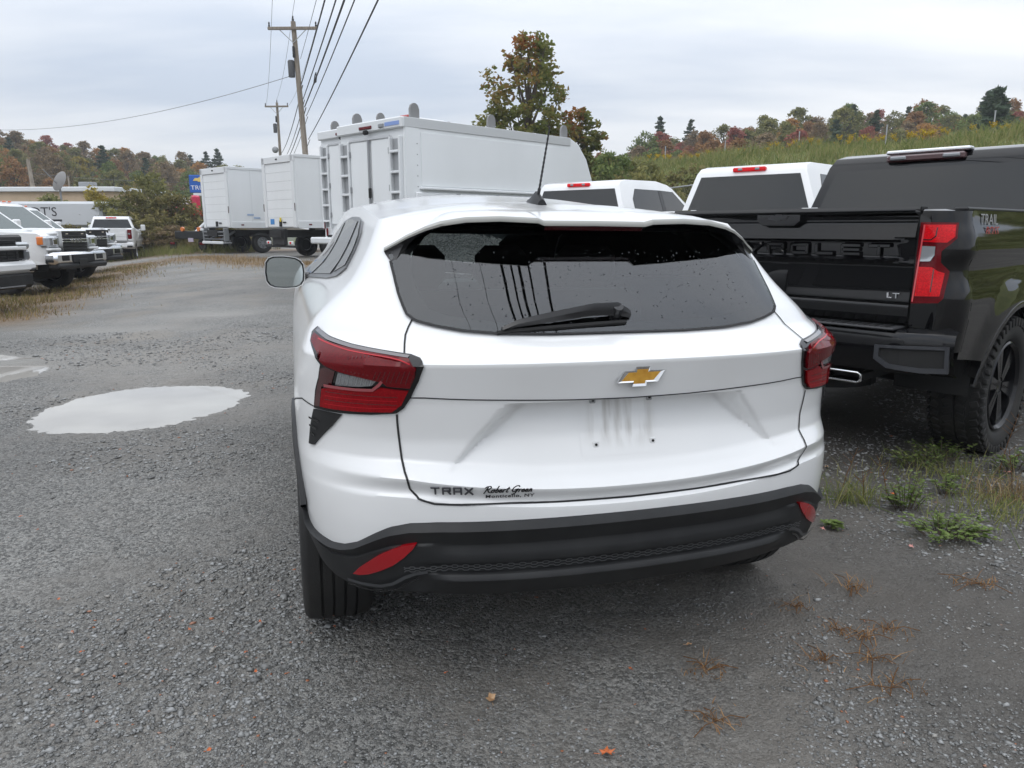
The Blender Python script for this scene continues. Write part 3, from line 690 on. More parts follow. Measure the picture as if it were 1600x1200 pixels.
# ---- black lower bumper
def clad_off(v, a):
    """outward offset (m) for the profile of the cladding, v from bottom 0 to top 1"""
    T = [(0, -.04), (.03, -.006), (.275, .024), (.29, .0245), (.345, .012), (.352, -.002), (.49, -.004), (.498, .013), (.53, .017), (.71, .003), (.735, .006), (.90, .020), (.915, .0195), (.985, .002), (1.0, -.006)]
    o = itab(v, T)
    if a > .38 and .05 < v < .74: o = o + (.013 - o) * sstep(.39, .465, a)
    return o
def CL(u, v):
    a = abs(u); z0 = itab(a, CB_T); z1 = itab(a, CT_T); v2 = v
    # the ledge sits a little lower in proportion near the corners
    z = z0 + (z1 - z0) * v2; p = SUVs(u, z); e = 1e-3
    nn = (SUVs(u + e, z) - SUVs(u - e, z)); nn.z = 0; nn = Vector((nn.y, -nn.x, 0)).normalized()
    if nn.y > 0 and a < .95: nn = -nn
    if (u > 0) != (nn.x > 0) and a > .5: nn = -nn
    ds = (1 - sstep(.9, 1.0, a) * .6); q = p + nn * clad_off(v, a) * ds
    # the surface below leans under
    return q
cus = list(np.linspace(-1, 1, 161)); cvs = sorted(set([0, .015, .03, .3, .335, .345, .36, .38, .48, .49, .5, .55, .62, .66, .70, .715, .74, .76, .95, .965, .975, .985, .993, 1.0] + list(np.linspace(.05, .28, 6)) + [.42, .8, .85, .9]))
clad = MB().grid([[CL(u, v) for v in cvs] for u in cus]).build('bumper_cladding', MT['plastic'], suv, smooth=40, recalc=True)
# honeycomb relief along the cladding
hx = MB()
hn = 40; px = 1.02 / hn
for i in range(hn):
    u0 = -.51 + i * px
    for (v0, sgn) in ((.385, 1), (.455, -1), (.42, 1)):
        pts = [(u0, v0), (u0 + px * .18, v0 + .018 * sgn), (u0 + px * .5, v0 + .018 * sgn), (u0 + px * .68, v0), (u0 + px, v0)]
        hx.ribbon(pts, CL, .0036, .003, (0, -1, .2), sp=.5)
tag(hx.build('honeycomb_relief', mat('honeycomb_plastic', (.075, .077, .08), .4), clad), kind='stuff')
for s in (-1, 1):
    # reflector leaf and the step beneath it
    RF = [(.668, .411), (.640, .4385), (.605, .4655), (.572, .489), (.535, .509), (.502, .523), (.472, .530), (.484, .511), (.508, .4845), (.540, .459), (.575, .4385), (.612, .421), (.645, .412)]
    MB().panel([(s * a, b) for a, b in RF], SUVs, .02, .02, nrm=suv_out, lift=.0185).build('rear_reflector', MT['reflector'], suv, smooth=30)
    MB().ribbon([(s * a, b) for a, b in [(.69, .388), (.64, .386), (.58, .388), (.545, .40), (.51, .425), (.48, .44), (.45, .4475)]], SUVs, .010, .020, suv_out).build('bumper_step', mat('step_plastic', (.05, .052, .056), .35), clad)
    MB().ribbon([(s * a, b) for a, b in [(.69, .376), (.63, .371), (.57, .372), (.53, .388), (.495, .415), (.47, .428)]], SUVs, .006, .0215, suv_out).build('bumper_step', MT['trim'], clad)
MB().box((0, .62, .36), (1.2, .9, .02)).build('undertray', MT['dark'], suv)
# ---- flanks: arch trims, sills, windows, mirrors
for s in (-1, 1):
    fl = lambda y, z: SUVs(s * (1 + y - (float(np.interp(z, _zr, _yr)) + float(np.interp(z, _zd, _yd)))) if y > (float(np.interp(z, _zr, _yr)) + float(np.interp(z, _zd, _yd))) else s * .98, z)
    for cy in (.79, 3.49):
        tr = MB(); P = []
        for k in range(33):
            a0 = .155 if cy < 2 else -.06; a = math.pi * (a0 + (1.06 - a0) * k / 32); row = []
            for r, o in ((.368, -.05), (.37, .012), (.41, .016), (.44, .012), (.447, -.004)):
                y, z = cy - r * math.cos(a), .34 + r * math.sin(a); p = fl(max(y, .5), z); row.append(Vector((p.x + s * o, y, z)))
            P.append(row)
        tr.grid(P).build('arch_trim', MT['plastic'], suv, smooth=40, recalc=True)
        lin = MB(); P = []
        for k in range(25):
            a = math.pi * ((.24 if cy < 2 else 0) + (.76 if cy < 2 else 1) * k / 24); P.append([Vector((s * x, cy - .375 * math.cos(a), .34 + .375 * math.sin(a))) for x in (.87, .55)])
        lin.grid(P).build('arch_liner', MT['dark'], suv)
    MB().box((s * .855, 2.23, .36), (.06, 1.75, .17), .02).build('sill_cladding', MT['plastic'], suv, recalc=True)
    # window band: dark trim with three panes
    DLO = [(.86, 1.225), (.98, 1.19), (1.25, 1.166), (1.9, 1.13), (2.55, 1.095), (2.95, 1.085), (2.75, 1.20), (2.45, 1.33), (2.15, 1.395), (1.75, 1.412), (1.35, 1.405), (1.10, 1.385), (.97, 1.345), (.90, 1.285)]
    wf = lambda y, z: Vector((s * (float(np.interp(z, _zw, _yw))), y, z))
    nn = lambda p: Vector((s, 0, .4))
    MB().panel(DLO, wf, .06, .02, nrm=nn, lift=.006).build('window_trim', mat('satin_trim', (.07, .072, .075), .3), suv, smooth=40)
    for nm, pl in (('quarter_window', [(.90, 1.232), (1.13, 1.195), (1.20, 1.39), (1.12, 1.372), (1.0, 1.335), (.93, 1.28)]), ('rear_door_window', [(1.21, 1.182), (1.98, 1.14), (1.93, 1.395), (1.55, 1.396), (1.28, 1.385)]), ('front_door_window', [(2.08, 1.135), (2.83, 1.098), (2.62, 1.23), (2.36, 1.34), (2.12, 1.382), (2.03, 1.385)])):
        MB().panel(pl, wf, .06, .003, nrm=nn, lift=.0105).build(nm, MT['glass_dark'], suv, smooth=40)
    # mirror
    ho = MB(); P = []
    for k in range(13):
        t = k / 12; P.append([])
        for q in range(17):
            a = 2 * math.pi * q / 16; ca, sa = math.cos(a), math.sin(a); e = .62
            rx = .099 * abs(ca) ** e * (1 if ca >= 0 else -1); rz = .082 * abs(sa) ** e * (1 if sa >= 0 else -1)
            f = 1 - .55 * t ** 2.2; rz2 = rz * (1 + .12 * ca * s) if sa > 0 else rz
            P[-1].append((s * .93 + rx * f - s * .015 * t, 2.16 + .15 * t, 1.142 + rz2 * f))
    ho.grid(P); ho.f.append(tuple(12 * 17 + k for k in range(16)))
    mr = ho.build('wing_mirror', MT['white'], suv, smooth=60, recalc=True)
    # recessed face: rim and glass
    rim = []; 
    for f, y in ((.968, 2.156), (.93, 2.155), (.885, 2.163)):
        rim.append([(p[0] * 0 + (s * .93 + (p[0] - s * .93) * f), y, 1.142 + (p[2] - 1.142) * f) for p in P[0]])
    MB().grid(rim).build('mirror_rim', MT['trim'], mr)
    lipr = [[(s * .93 + (p[0] - s * .93) * f, y, 1.142 + (p[2] - 1.142) * f) for p in P[0]] for f, y in ((1.0, 2.160), (.992, 2.153), (.968, 2.156))]
    MB().grid(lipr).build('mirror_lip', MT['white2'], mr)
    g2 = MB(); g2.v = [(x, 2.163 + .0, z) for x, _, z in rim[-1][:-1]]; g2.f = [tuple(range(16))]; g2.build('mirror_glass', MT['mirror'], mr)
    MB().tube([(s * .83, 2.23, 1.105), (s * .74, 2.25, 1.10)], [.032, .04], 8).build('mirror_arm', MT['trim'], suv)
# ---- wheels
def wheel(parent, x, y, r, w, side, rim_r, rim_m, spokes=5, grooves=4, blocks=0, z=None, split=True, hubm=None, crown=.012):
    z = r if z is None else z
    t = MB(); hw = w / 2; gr = []
    prof = [(-hw * .62, rim_r * 1.0), (-hw * .93, rim_r * 1.12), (-hw * 1.02, (rim_r + r) / 2), (-hw * .97, r * .93), (-hw * .86, r * .975)]
    n = grooves
    for k in range(n + 1):
        a = -hw * .80 + 2 * hw * .80 * k / (n + 1); b = -hw * .80 + 2 * hw * .80 * (k + 1) / (n + 1); g = .0045
        c0 = r - crown * (abs(a) / hw) ** 3; c1 = r - crown * (abs(b) / hw) ** 3
        prof += [(a + (g if k else 0), c0), (b - (g if k < n else 0), c1)]
        if k < n: prof += [(b - g, c1 - .009), (b + g, c1 - .009)]
    prof += [(hw * .86, r * .975), (hw * .97, r * .93), (hw * 1.02, (rim_r + r) / 2), (hw * .93, rim_r * 1.12), (hw * .62, rim_r)]
    t.lathe(prof, 48, 'x', (x, y, z)); 
    if blocks:
        for k in range(blocks):
            a = 2 * math.pi * k / blocks
            for q, (xx, ww) in enumerate(((-.74, .30), (-.25, .36), (.25, .36), (.74, .30))):
                aa = a + (math.pi / blocks if q % 2 else 0); mt = Matrix.Translation((x, y, z)) @ Matrix.Rotation(aa, 4, 'X') @ Matrix.Translation((xx * hw, 0, r - .004)) @ Matrix.Rotation(.35 if q % 2 else -.35, 4, 'Z')
                t.box((0, 0, 0), (ww * hw, 2 * math.pi * r / blocks * .62, .016), .003, mt)
            for sd in (-1, 1):      # shoulder lugs
                mt = Matrix.Translation((x, y, z)) @ Matrix.Rotation(a, 4, 'X') @ Matrix.Translation((sd * hw * .99, 0, r * .93))
                t.box((0, 0, 0), (.02, 2 * math.pi * r / blocks * .5, .05), .004, mt)
    wh = t.build('wheel', MT['rubber'], parent, smooth=40, recalc=bool(blocks))
    if rim_r:
        q = MB(); o = side * hw
        q.lathe([(o * .55, rim_r * .5), (o * .2, rim_r * .93), (o * .2, rim_r), (o * .88, rim_r * 1.04), (o * .93, rim_r * 1.0), (o * .80, rim_r * .94), (o * .2, rim_r * .92)], 40, 'x', (x, y, z))
        q.lathe([(o * .62, .001), (o * .70, .03), (o * .70, .055), (o * .55, .075), (o * .3, .08)], 20, 'x', (x, y, z))
        for k in range(spokes):
            for d in ((-.11, .11) if split else (0,)):
                a = 2 * math.pi * k / spokes + d + .3; mt = Matrix.Translation((x, y, z)) @ Matrix.Rotation(a, 4, 'X')
                q.prism([(-.018, .05), (.018, .05), (.026, rim_r * .97), (-.026, rim_r * .97)], o * .48, o * .74, 'yz', mt)
        q.build('rim', rim_m, wh, smooth=35, recalc=True)
        d = MB(); d.lathe([(o * .1, .001), (o * .1, rim_r * .85)], 24, 'x', (x, y, z)); d.build('brake_disc', MT['dark'], wh)
    return wh
for s in (-1, 1):
    for cy in (.79, 3.49): wheel(suv, s * .795, cy, .343, .228, s, .215, MT['alloy'], 5, 4)
# ---- wiper
wp = MB()
def GP(u, z, o): p = SUVs(u, z); return p + Vector((0, -.72, .69)) * o
pa = [GP(.035, 1.116, .012), GP(0.0, 1.121, .03), GP(-.06, 1.119, .032), GP(-.15, 1.105, .03), GP(-.235, 1.093, .022), GP(-.268, 1.085, .012)]
pts = []
for i, p in enumerate(pa):
    h = (.013, .021, .020, .017, .012, .007)[i]; d = .011
    pts.append([p + Vector((0, -.3, .95)) * h, p + Vector((0, -.95, -.3)) * d + Vector((0, 0, h * .3)), p + Vector((0, -.3, -.95)) * h * .9, p + Vector((0, .95, .3)) * d, p + Vector((0, -.3, .95)) * h])
wp.grid(pts); wp.f.append((0, 1, 2, 3)); L_ = len(pts) - 1; wp.f.append((L_ * 5, L_ * 5 + 3, L_ * 5 + 2, L_ * 5 + 1))
wi = wp.build('rear_wiper', mat('wiper_plastic', (.012, .012, .013), .3), suv, smooth=30, recalc=True)
MB().tube([GP(-.278, 1.079, .006), GP(-.15, 1.0885, .008), GP(0.0, 1.097, .009), GP(.02, 1.098, .008)], .007, 6).build('wiper_blade', MT['dark'], wi)
MB().tube([GP(.0, 1.118, .0), GP(.0, 1.121, .042)], [.022, .016], 12).build('wiper_pivot', MT['trim'], wi)
# ---- roof antenna
an = MB(); P = []
for k in range(9):
    t = k / 8; y = .86 + .17 * (1 - t); h = .006 + .042 * (1 - abs(2 * t - 1.25) / 1.25 if t > .1 else .12 + t); w = .032 * (1 - (2 * (1 - t) - 1) ** 4 * .35) * (1 - .55 * (1 - t))
    zb = roof_z(0, y) - .002; P.append([(-w, y, zb), (-w * .55, y, zb + h * .7), (-w * .2, y, zb + h), (w * .2, y, zb + h), (w * .55, y, zb + h * .7), (w, y, zb)])
an.grid(P, flip=True); an.f.append(tuple(8 * 6 + k for k in range(6)))
ao = an.build('antenna', MT['plastic'], suv, smooth=50, recalc=True)
zt_ = roof_z(0, .91) + .04
mast = MB(); rad = []; pt = []
for k in range(60):
    t = k / 59; pt.append((.0 + .0 * t, .905 - .115 * t + .0, zt_ - .004 + .225 * t)); rad.append(.0062 if t < .1 else .0040 - .0012 * t + (.0009 if k % 4 < 2 else 0))
mast.tube(pt, rad, 7).build('antenna_mast', MT['wire'], ao, smooth=50)
# ---- emblem: bezel and filled cross bar
def bow(sc): 
    L, H, w, h, k = .074 * sc[0], .0165 * sc[1], .0215 * sc[0], .0285 * sc[1], .0165 * sc[1]
    return [(-L, -H), (-w - .004, -H), (-w - .006, -h), (w - .006, -h), (w - .004, -H), (L - .022, -H), (L, H), (w + .004, H), (w + .006, h), (-w + .006, h), (-w + .004, H), (-L + .022, H)]
em_m = Matrix.Translation(SUVs(.0108, .9695)) @ Matrix.Rotation(R_(90 - 4), 4, 'X')
o_, i_ = bow((1, 1)), bow((.80, .70))
be = MB(); n = len(o_)
be.v = [tuple(em_m @ Vector((x, y, .002))) for x, y in o_] + [tuple(em_m @ Vector((x * .97, y * .95, .010))) for x, y in o_] + [tuple(em_m @ Vector((x, y, .0085))) for x, y in i_]
for k in range(n):
    j = (k + 1) % n; be.f += [(k, j, n + j, n + k), (n + k, n + j, 2 * n + j, 2 * n + k)]
em = be.build('emblem', MT['chrome'], suv)
fi = MB(); fi.prism(i_, .004, .0088, 'xy', em_m); fi.build('emblem_fill', MT['gold'], em, recalc=True)
# ---- plate fixings
for (u, z, r) in ((-.0625, .888, .010), (.0625, .888, .010), (-.0625, .767, .010), (.0625, .767, .010)):
    p = SUV(u, z); b = MB(); b.box((p.x, p.y - .002, p.z), (.018, .006, .018), .002)
    bb = b.build('plate_clip', MT['steel'] if z > .8 else MT['white2'], suv, recalc=True); b2 = MB(); b2.tube([(p.x, p.y - .004, p.z), (p.x, p.y - .007, p.z)], .004, 8); b2.build('clip_hole', MT['dark'], bb)
b = MB(); p = SUV(0, .894); b.box((p.x - .02, p.y - .0, .895), (.05, .02, .008), .002).build('plate_lamp', MT['trim'], suv, recalc=True)
# grime inside the plate pocket: streaks of road dirt in the paint
gm_ = bpy.data.materials.new('grimy_white_paint'); 
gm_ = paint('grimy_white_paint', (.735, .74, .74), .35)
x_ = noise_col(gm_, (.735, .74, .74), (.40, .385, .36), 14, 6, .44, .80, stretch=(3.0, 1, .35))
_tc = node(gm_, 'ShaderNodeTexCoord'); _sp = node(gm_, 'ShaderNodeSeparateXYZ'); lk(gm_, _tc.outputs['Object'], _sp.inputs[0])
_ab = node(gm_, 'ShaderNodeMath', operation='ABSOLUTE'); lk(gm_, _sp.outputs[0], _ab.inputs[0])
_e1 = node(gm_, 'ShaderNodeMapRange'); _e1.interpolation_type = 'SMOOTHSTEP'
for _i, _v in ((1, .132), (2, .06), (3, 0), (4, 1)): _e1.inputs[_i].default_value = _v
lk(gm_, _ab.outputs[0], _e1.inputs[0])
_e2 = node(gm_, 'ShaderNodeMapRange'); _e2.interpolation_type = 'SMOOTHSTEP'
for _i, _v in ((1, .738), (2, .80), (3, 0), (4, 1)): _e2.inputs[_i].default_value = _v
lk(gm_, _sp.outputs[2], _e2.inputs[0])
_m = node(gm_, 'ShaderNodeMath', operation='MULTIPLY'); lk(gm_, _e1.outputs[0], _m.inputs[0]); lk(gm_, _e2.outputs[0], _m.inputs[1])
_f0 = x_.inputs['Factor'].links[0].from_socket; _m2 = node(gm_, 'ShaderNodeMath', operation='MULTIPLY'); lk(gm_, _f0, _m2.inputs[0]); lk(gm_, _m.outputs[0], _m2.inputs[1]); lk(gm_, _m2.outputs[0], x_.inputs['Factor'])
gp = MB(); 
gp.grid([[SUV(u, z) + Vector((0, -.0006, 0)) for z in np.linspace(.735, .897, 30)] for u in np.linspace(-.094, .094, 24)], flip=True).build('pocket_grime', gm_, suv, smooth=60)
# ---- lettering
def on_rear(u, z, tilt=0): 
    e = 2e-3; p = SUV(u, z); dx = (SUV(u + e, z) - SUV(u - e, z)).normalized(); dz = (SUV(u, z + e) - SUV(u, z - e)).normalized(); nn = dx.cross(dz).normalized()
    if nn.y > 0: nn = -nn
    dz = nn.cross(dx); m_ = Matrix((dx, dz, nn)).transposed().to_4x4(); m_.translation = p + nn * .0022; return m_
# TRAX in blocky open letters drawn as bars
def letters(name, strokes, w, mtx, m, parent, th=.003, ch=.0006):
    b = MB()
    for pl in strokes:
        for (x0, y0), (x1, y1) in zip(pl, pl[1:]):
            d = Vector((x1 - x0, y1 - y0, 0)); L = d.length; a = math.atan2(d.y, d.x)
            b.box(((0, 0, 0)), (L + w * .6, w, th), ch, mtx @ Matrix.Translation(((x0 + x1) / 2, (y0 + y1) / 2, th / 2)) @ Matrix.Rotation(a, 4, 'Z'))
    return b.build(name, m, parent, recalc=True)
tm = on_rear(-.383, .6775)
k_ = .030; h_ = .0118
def glyph(ch, x):
    G = {'T': [[(-1, 1), (1, 1)], [(0, 1), (0, -1)]], 'R': [[(-.9, -1), (-.9, 1)], [(-.55, 1), (.9, 1), (.9, .05), (-.5, .05)], [(.25, .05), (.95, -1)]], 'A': [[(-.9, -1), (-.9, 1), (.9, 1), (.9, -1)], [(-.5, -.15), (.9, -.15)]], 'X': [[(-.95, 1), (.95, -1)], [(-.95, -1), (.95, 1)]]}[ch]
    return [[(x + a * .0105, b_ * h_) for a, b_ in pl] for pl in G]
st = []
for i, ch in enumerate('TRAX'): st += glyph(ch, -.045 + .030 * i)
letters('model_badge', st, .0052, tm, MT['letters'], suv)
# dealer script, drawn as pen strokes, and the town below it
def script(mtx, x0, sc, parent):
    Gs = {'R': ([[(.05, -.1), (.3, .95)], [(0, .75), (.15, .95), (.5, 1.0), (.62, .8), (.45, .55), (.2, .5)], [(.3, .5), (.5, .1), (.72, .0)]], .72),
          'o': ([[(.3, .45), (.12, .4), (.04, .2), (.1, .03), (.25, .03), (.34, .2), (.3, .45), (.45, .38)]], .42),
          'b': ([[(.25, 1.0), (.08, .05), (.25, .02), (.36, .2), (.32, .4), (.2, .42)]], .42),
          'e': ([[(.05, .2), (.3, .28), (.28, .44), (.14, .42), (.04, .2), (.12, .03), (.28, .05), (.38, .15)]], .38),
          'r': ([[(.05, .4), (.12, .45), (.08, 0)], [(.1, .3), (.2, .45), (.34, .42)]], .34),
          't': ([[(.24, .8), (.1, .1), (.18, .02), (.3, .08)], [(.05, .55), (.36, .58)]], .36),
          'G': ([[(.72, .8), (.6, 1.0), (.35, .95), (.12, .65), (.06, .3), (.2, .08), (.45, .15), (.58, .45)], [(.35, .42), (.68, .5), (.5, -.1), (.3, -.35), (.15, -.3)]], .72),
          'n': ([[(.08, .42), (.14, .45), (.08, 0)], [(.1, .25), (.24, .45), (.32, .4), (.28, .05), (.42, .08)]], .44), ' ': ([], .25)}
    b = MB(); x = x0
    for ch in 'Robert Green':
        pls, adv = Gs[ch]
        for pl in pls:
            q = [Vector((x + (a + .22 * c) * sc, c * sc, .0006)) for a, c in pl]; w = .15 * sc
            for i in range(len(q) - 1):
                d = (q[i + 1] - q[i]).normalized(); nn = Vector((-d.y, d.x, 0)) * w * .5; e = d * w * .2; i0 = len(b.v)
                b.v += [tuple(mtx @ p) for p in (q[i] - nn - e, q[i + 1] - nn + e, q[i + 1] + nn + e, q[i] + nn - e)]; b.f.append((i0, i0 + 1, i0 + 2, i0 + 3))
        x += adv * sc
    return b.build('dealer_script', MT['ink'], parent)
dm = on_rear(-.264, .6650)
script(dm @ Matrix.Translation((0, .0065, .0004)), -.066, .0255, suv)
text_mesh('dealer_town', 'Monticello, NY', .0165, MT['ink'], suv, dm @ Matrix.Translation((.006, -.0085, .0006)), ext=.0002, sx=1.16, offset=.0003, spacing=1.12)
# ---- inside
it = MB(); it.box((0, 1.9, .50), (1.5, 2.9, .1)).build('cabin_floor', MT['interior'], suv, recalc=True)
for i, (x, y, w) in enumerate(((-.40, 1.42, .29), (0, 1.42, .24), (.40, 1.42, .29), (-.38, 2.3, .3), (.38, 2.3, .3))):
    hr = MB(); hr.box((x, y, 1.20 if y < 2 else 1.24), (w, .10, .19), .045); hr.tube([(x - .06, y, 1.0), (x - .06, y, 1.15)], .007, 6); hr.tube([(x + .06, y, 1.0), (x + .06, y, 1.15)], .007, 6)
    hr.build('headrest', MT['interior'], suv, smooth=50, recalc=True)
MB().box((0, 1.38, .83), (1.3, .2, .55), .06).box((0, 1.65, .62), (1.3, .6, .18), .05).build('rear_bench', MT['interior'], suv, recalc=True)
for x in (-.38, .38): MB().box((x, 2.28, .85), (.5, .16, .62), .06).box((x, 2.55, .6), (.5, .55, .18), .05).build('front_seat', MT['interior'], suv, recalc=True)
MB().box((0, 3.25, .92), (1.4, .5, .2), .06).build('dashboard', MT['interior'], suv, recalc=True)
MB().box((0, 1.05, 1.355), (.84, .8, .015)).build('headliner', MT['interior'], suv, recalc=True)
# ================================================================== pickup trucks
def arc(cy, cz, r, a0, a1, n):
    return [(cy + r * math.cos(a0 + (a1 - a0) * k / n), cz + r * math.sin(a0 + (a1 - a0) * k / n)) for k in range(n + 1)]
PW = [(.4, .955), (.62, .985), (.85, 1.012), (1.0, 1.015), (1.2, 1.0), (1.36, .975), (1.5, .955)]
def pickup(name, label, loc, rz, paintm, lift=0.0, hero=False, front='a', group=None, roof=1.92, rim=None, wide_lamp=False, bed=1.93, glassm=None, wheel_r=.40, chassis=False):
    t = thing(name, label, 'pickup truck', loc, rz, group); Lf = lift
    wz = lambda z: itab(z - Lf, PW) if not hero else itab(z - Lf, PW)
    ya, yf, yend = (.98 if hero else 1.19), bed + 2.97, bed + 3.98       # wheel centres, front end
    ra = .47 if not hero else .50; zw = wheel_r
    zr = 1.40 + Lf; belt = 1.30 + Lf; bot = .56 + Lf
    gm = glassm or MT['glass_dark']
    # lower body: flanks with wheel arches
    y0 = .17
    sil = [(y0, bot + .06), (y0, zr - .02), (y0 + .03, zr), (bed - .02, zr), (bed + .02, belt), (bed + 2.28, belt), (bed + 2.42, belt - .005), (yend - .22, 1.20 + Lf), (yend - .05, 1.10 + Lf), (yend - .02, bot + .02), (yf + ra, bot)]
    sil += arc(yf, zw, ra, 0.22, math.pi - .22, 12) + [(yf - ra, bot), (ya + ra, bot)] + arc(ya, zw, ra, .22, math.pi - .22, 12) + [(ya - ra, bot + .02)]
    if chassis: sil = [(bed + .1, bot), (bed + .1, belt), (bed + 2.28, belt), (bed + 2.42, belt), (yend - .22, 1.24 + Lf), (yend - .05, 1.15 + Lf), (yend - .02, bot + .02), (yf + ra, bot)] + arc(yf, zw, ra, .22, math.pi - .22, 12) + [(yf - ra, bot)]
    wfun = lambda p: wz(p[1]) - .09 * sstep(yend - .55, yend, p[0]) - (.015 if bed < p[0] < bed + 2.3 else 0)
    if hero:
        flank_panels(t, sil, wz, ya, yf, zw, ra, paintm, bed, yend, zr)
        MB().prism([p for p in sil], lambda p: -wfun(p) + .05, lambda p: wfun(p) - .05).build('body_core', MT['dark'], t, recalc=True)
    else:
        MB().prism(sil, lambda p: -wfun(p), lambda p: wfun(p)).build('body', paintm, t, recalc=True, bevel=.022, smooth=40)
    # cab
    cw = lambda z: .925 - (z - belt) * .36
    cab = [(bed + .03, belt - .02), (bed + .03, belt), (bed + .10, roof - .10 + Lf), (bed + .16, roof - .03 + Lf), (bed + .30, roof + Lf), (bed + 1.2, roof + .015 + Lf), (bed + 1.52, roof - .03 + Lf), (bed + 1.66, roof - .085 + Lf), (bed + 2.40, belt), (bed + 2.40, belt - .02)]
    MB().prism(cab, lambda p: -cw(p[1]), lambda p: cw(p[1])).build('cab', paintm, t, recalc=True, bevel=.045 if not hero else .05, smooth=45)
    # glazing
    def rearp(x, z): return Vector((x, bed + .03 + .07 * (z - belt) / (roof - .10 + Lf - belt), z))
    zt = roof - .135 + Lf; zb = belt + .03
    rw = lambda z: cw(z) - .085
    MB().panel([(-rw(zb), zb), (rw(zb), zb), (rw(zt), zt), (-rw(zt), zt)], rearp, .2, .01, nrm=(0, -1, 0), lift=.006).build('rear_window', gm, t)
    for s in (-1, 1):
        sp_ = lambda y, z: Vector((s * cw(z), y, z))
        for nm, pl in (('rear_door_window', [(bed + .36, belt + .05), (bed + 1.17, belt + .05), (bed + 1.17, roof - .13 + Lf), (bed + .50, roof - .13 + Lf), (bed + .38, belt + .32)]), ('front_door_window', [(bed + 1.27, belt + .05), (bed + 2.18, belt + .05), (bed + 1.64, roof - .14 + Lf), (bed + 1.27, roof - .13 + Lf)])):
            MB().panel(pl, sp_, .2, .01, nrm=(s, 0, 0), lift=.006).build(nm, gm, t)
        MB().panel([(bed + 1.18, belt + .05), (bed + 1.26, belt + .05), (bed + 1.26, roof - .13 + Lf), (bed + 1.18, roof - .13 + Lf)], sp_, .2, .01, nrm=(s, 0, 0), lift=.007).build('door_pillar', MT['trim'], t)
        m_ = MB(); m_.box((s * 1.10, bed + 2.05, belt + .12), (.20, .12, .28), .03); m_.tube([(s * .9, bed + 2.08, belt + .03), (s * 1.05, bed + 2.06, belt + .06)], .025, 6); m_.build('wing_mirror', paintm if not hero else MT['gloss_black'], t, recalc=True)
        for zc_ in (bed + 1.1, bed + 2.16):
            if not hero: MB().box((s * (wz(1.05 + Lf) - .010), zc_, .93 + Lf), (.006, .010, .62)).build('door_gap', MT['seam'], t)
        for q in (bed + 1.0, bed + 2.05):
            MB().box((s * (wz(1.15 + Lf) - .012), q - .1, 1.13 + Lf), (.04, .18, .035), .01).build('door_handle', MT['chrome'] if front != 'a' else paintm, t, recalc=True)
    wsp = lambda x, v: Vector((x, bed + 2.40 - .74 * v, belt + (roof - .085 + Lf - belt) * v))
    MB().panel([(-.80, .06), (.80, .06), (.62, .93), (-.62, .93)], wsp, .2, .01, nrm=(0, 1, .8), lift=.008).build('windscreen', MT['glass_teal'], t)
    # third brake lamp
    bl_ = MB(); bl_.box((0, bed + .105, roof - .062 + Lf), (.56 if hero else .42, .06, .052), .012); lo = bl_.build('third_brake_lamp', MT['red_dark'] if hero else MT['red_bright'], t, recalc=True)
    for s in (-1, 1): MB().box((s * (.19 if hero else .11), bed + .085, roof - .06 + Lf), (.12 if hero else .06, .04, .03), .008).build('cargo_light', MT['lens_clear'], lo, recalc=True)
    if hero: MB().box((0, bed + .16, roof - .012 + Lf), (.60, .10, .03), .01).build('roof_fin', MT['silver'], t, recalc=True)
    # wheels
    for s in (-1, 1):
        for cy in (ya, yf): wheel(t, s * (.87 if hero else .855), cy, wheel_r, .29 if hero else .26, s, .265 if hero else .235, rim or MT['alloy'], 6 if hero else 5, 3, 46 if hero else 0)
        for cy in (ya, yf):
            l_ = MB(); l_.grid([[Vector((s * x, cy + (ra - .005) * math.cos(math.pi * k / 20), zw + (ra - .005) * math.sin(math.pi * k / 20))) for x in (.96, .55)] for k in range(21)]); l_.build('arch_liner', MT['dark'], t)
    # frame and axle beneath
    u = MB(); u.box((0, 2.9, .52 + Lf * .6), (1.0, 5.4, .14)); u.lathe([(-.12, .05), (-.12, .36), (.12, .36), (.12, .05)], 20, 'z', (0, .62, .50)); u.box((0, 2.6, .44), (1.5, 1.8, .2), .05); u.box((0, 4.6, .42), (1.1, 1.3, .26), .05); u.tube([(-.8, ya, zw), (.8, ya, zw)], .06, 8); u.box((0, ya, zw), (.3, .3, .28), .08); u.build('chassis', MT['dark'], t, recalc=True)
    if not chassis and not hero:
        # tailgate, lamps and bumper
        MB().box((0, y0 - .055, (.86 + zr) / 2 + Lf * .5), (1.50, .10, zr - .86 - Lf * 0), .02).build('tailgate', paintm, t, recalc=True, smooth=40)
        g_ = MB(); g_.box((0, y0 - .108, 1.12 + Lf), (1.36, .012, .14), .005); g_.build('tailgate_panel', paintm, t, recalc=True)
        MB().box((0, y0 - .11, zr - .07), (.24, .02, .06), .008).build('tailgate_handle', MT['gloss_black'], t, recalc=True)
        for s in (-1, 1):
            MB().box((s * .865, y0 - .05, 1.12 + Lf), (.19, .10, .52), .03).build('corner_post', paintm, t, recalc=True)
            lp = MB(); lp.box((s * .86, y0 - .085, 1.14 + Lf), (.165, .09, .40), .025); lpo = lp.build('tail_lamp', MT['red'], t, recalc=True)
            MB().box((s * .845, y0 - .128, 1.16 + Lf), (.10, .012, .07), .004).build('reverse_lens', MT['lens_clear'], lpo, recalc=True)
        bp_ = MB(); bp_.box((0, -.02, .68 + Lf), (1.98, .22, .24), .05); bo = bp_.build('rear_bumper', paintm if front == 'a' else MT['chrome'], t, recalc=True, smooth=40)
        MB().box((0, -.135, .70 + Lf), (.60, .02, .15), .01).build('plate_recess', MT['dark'], bo, recalc=True)
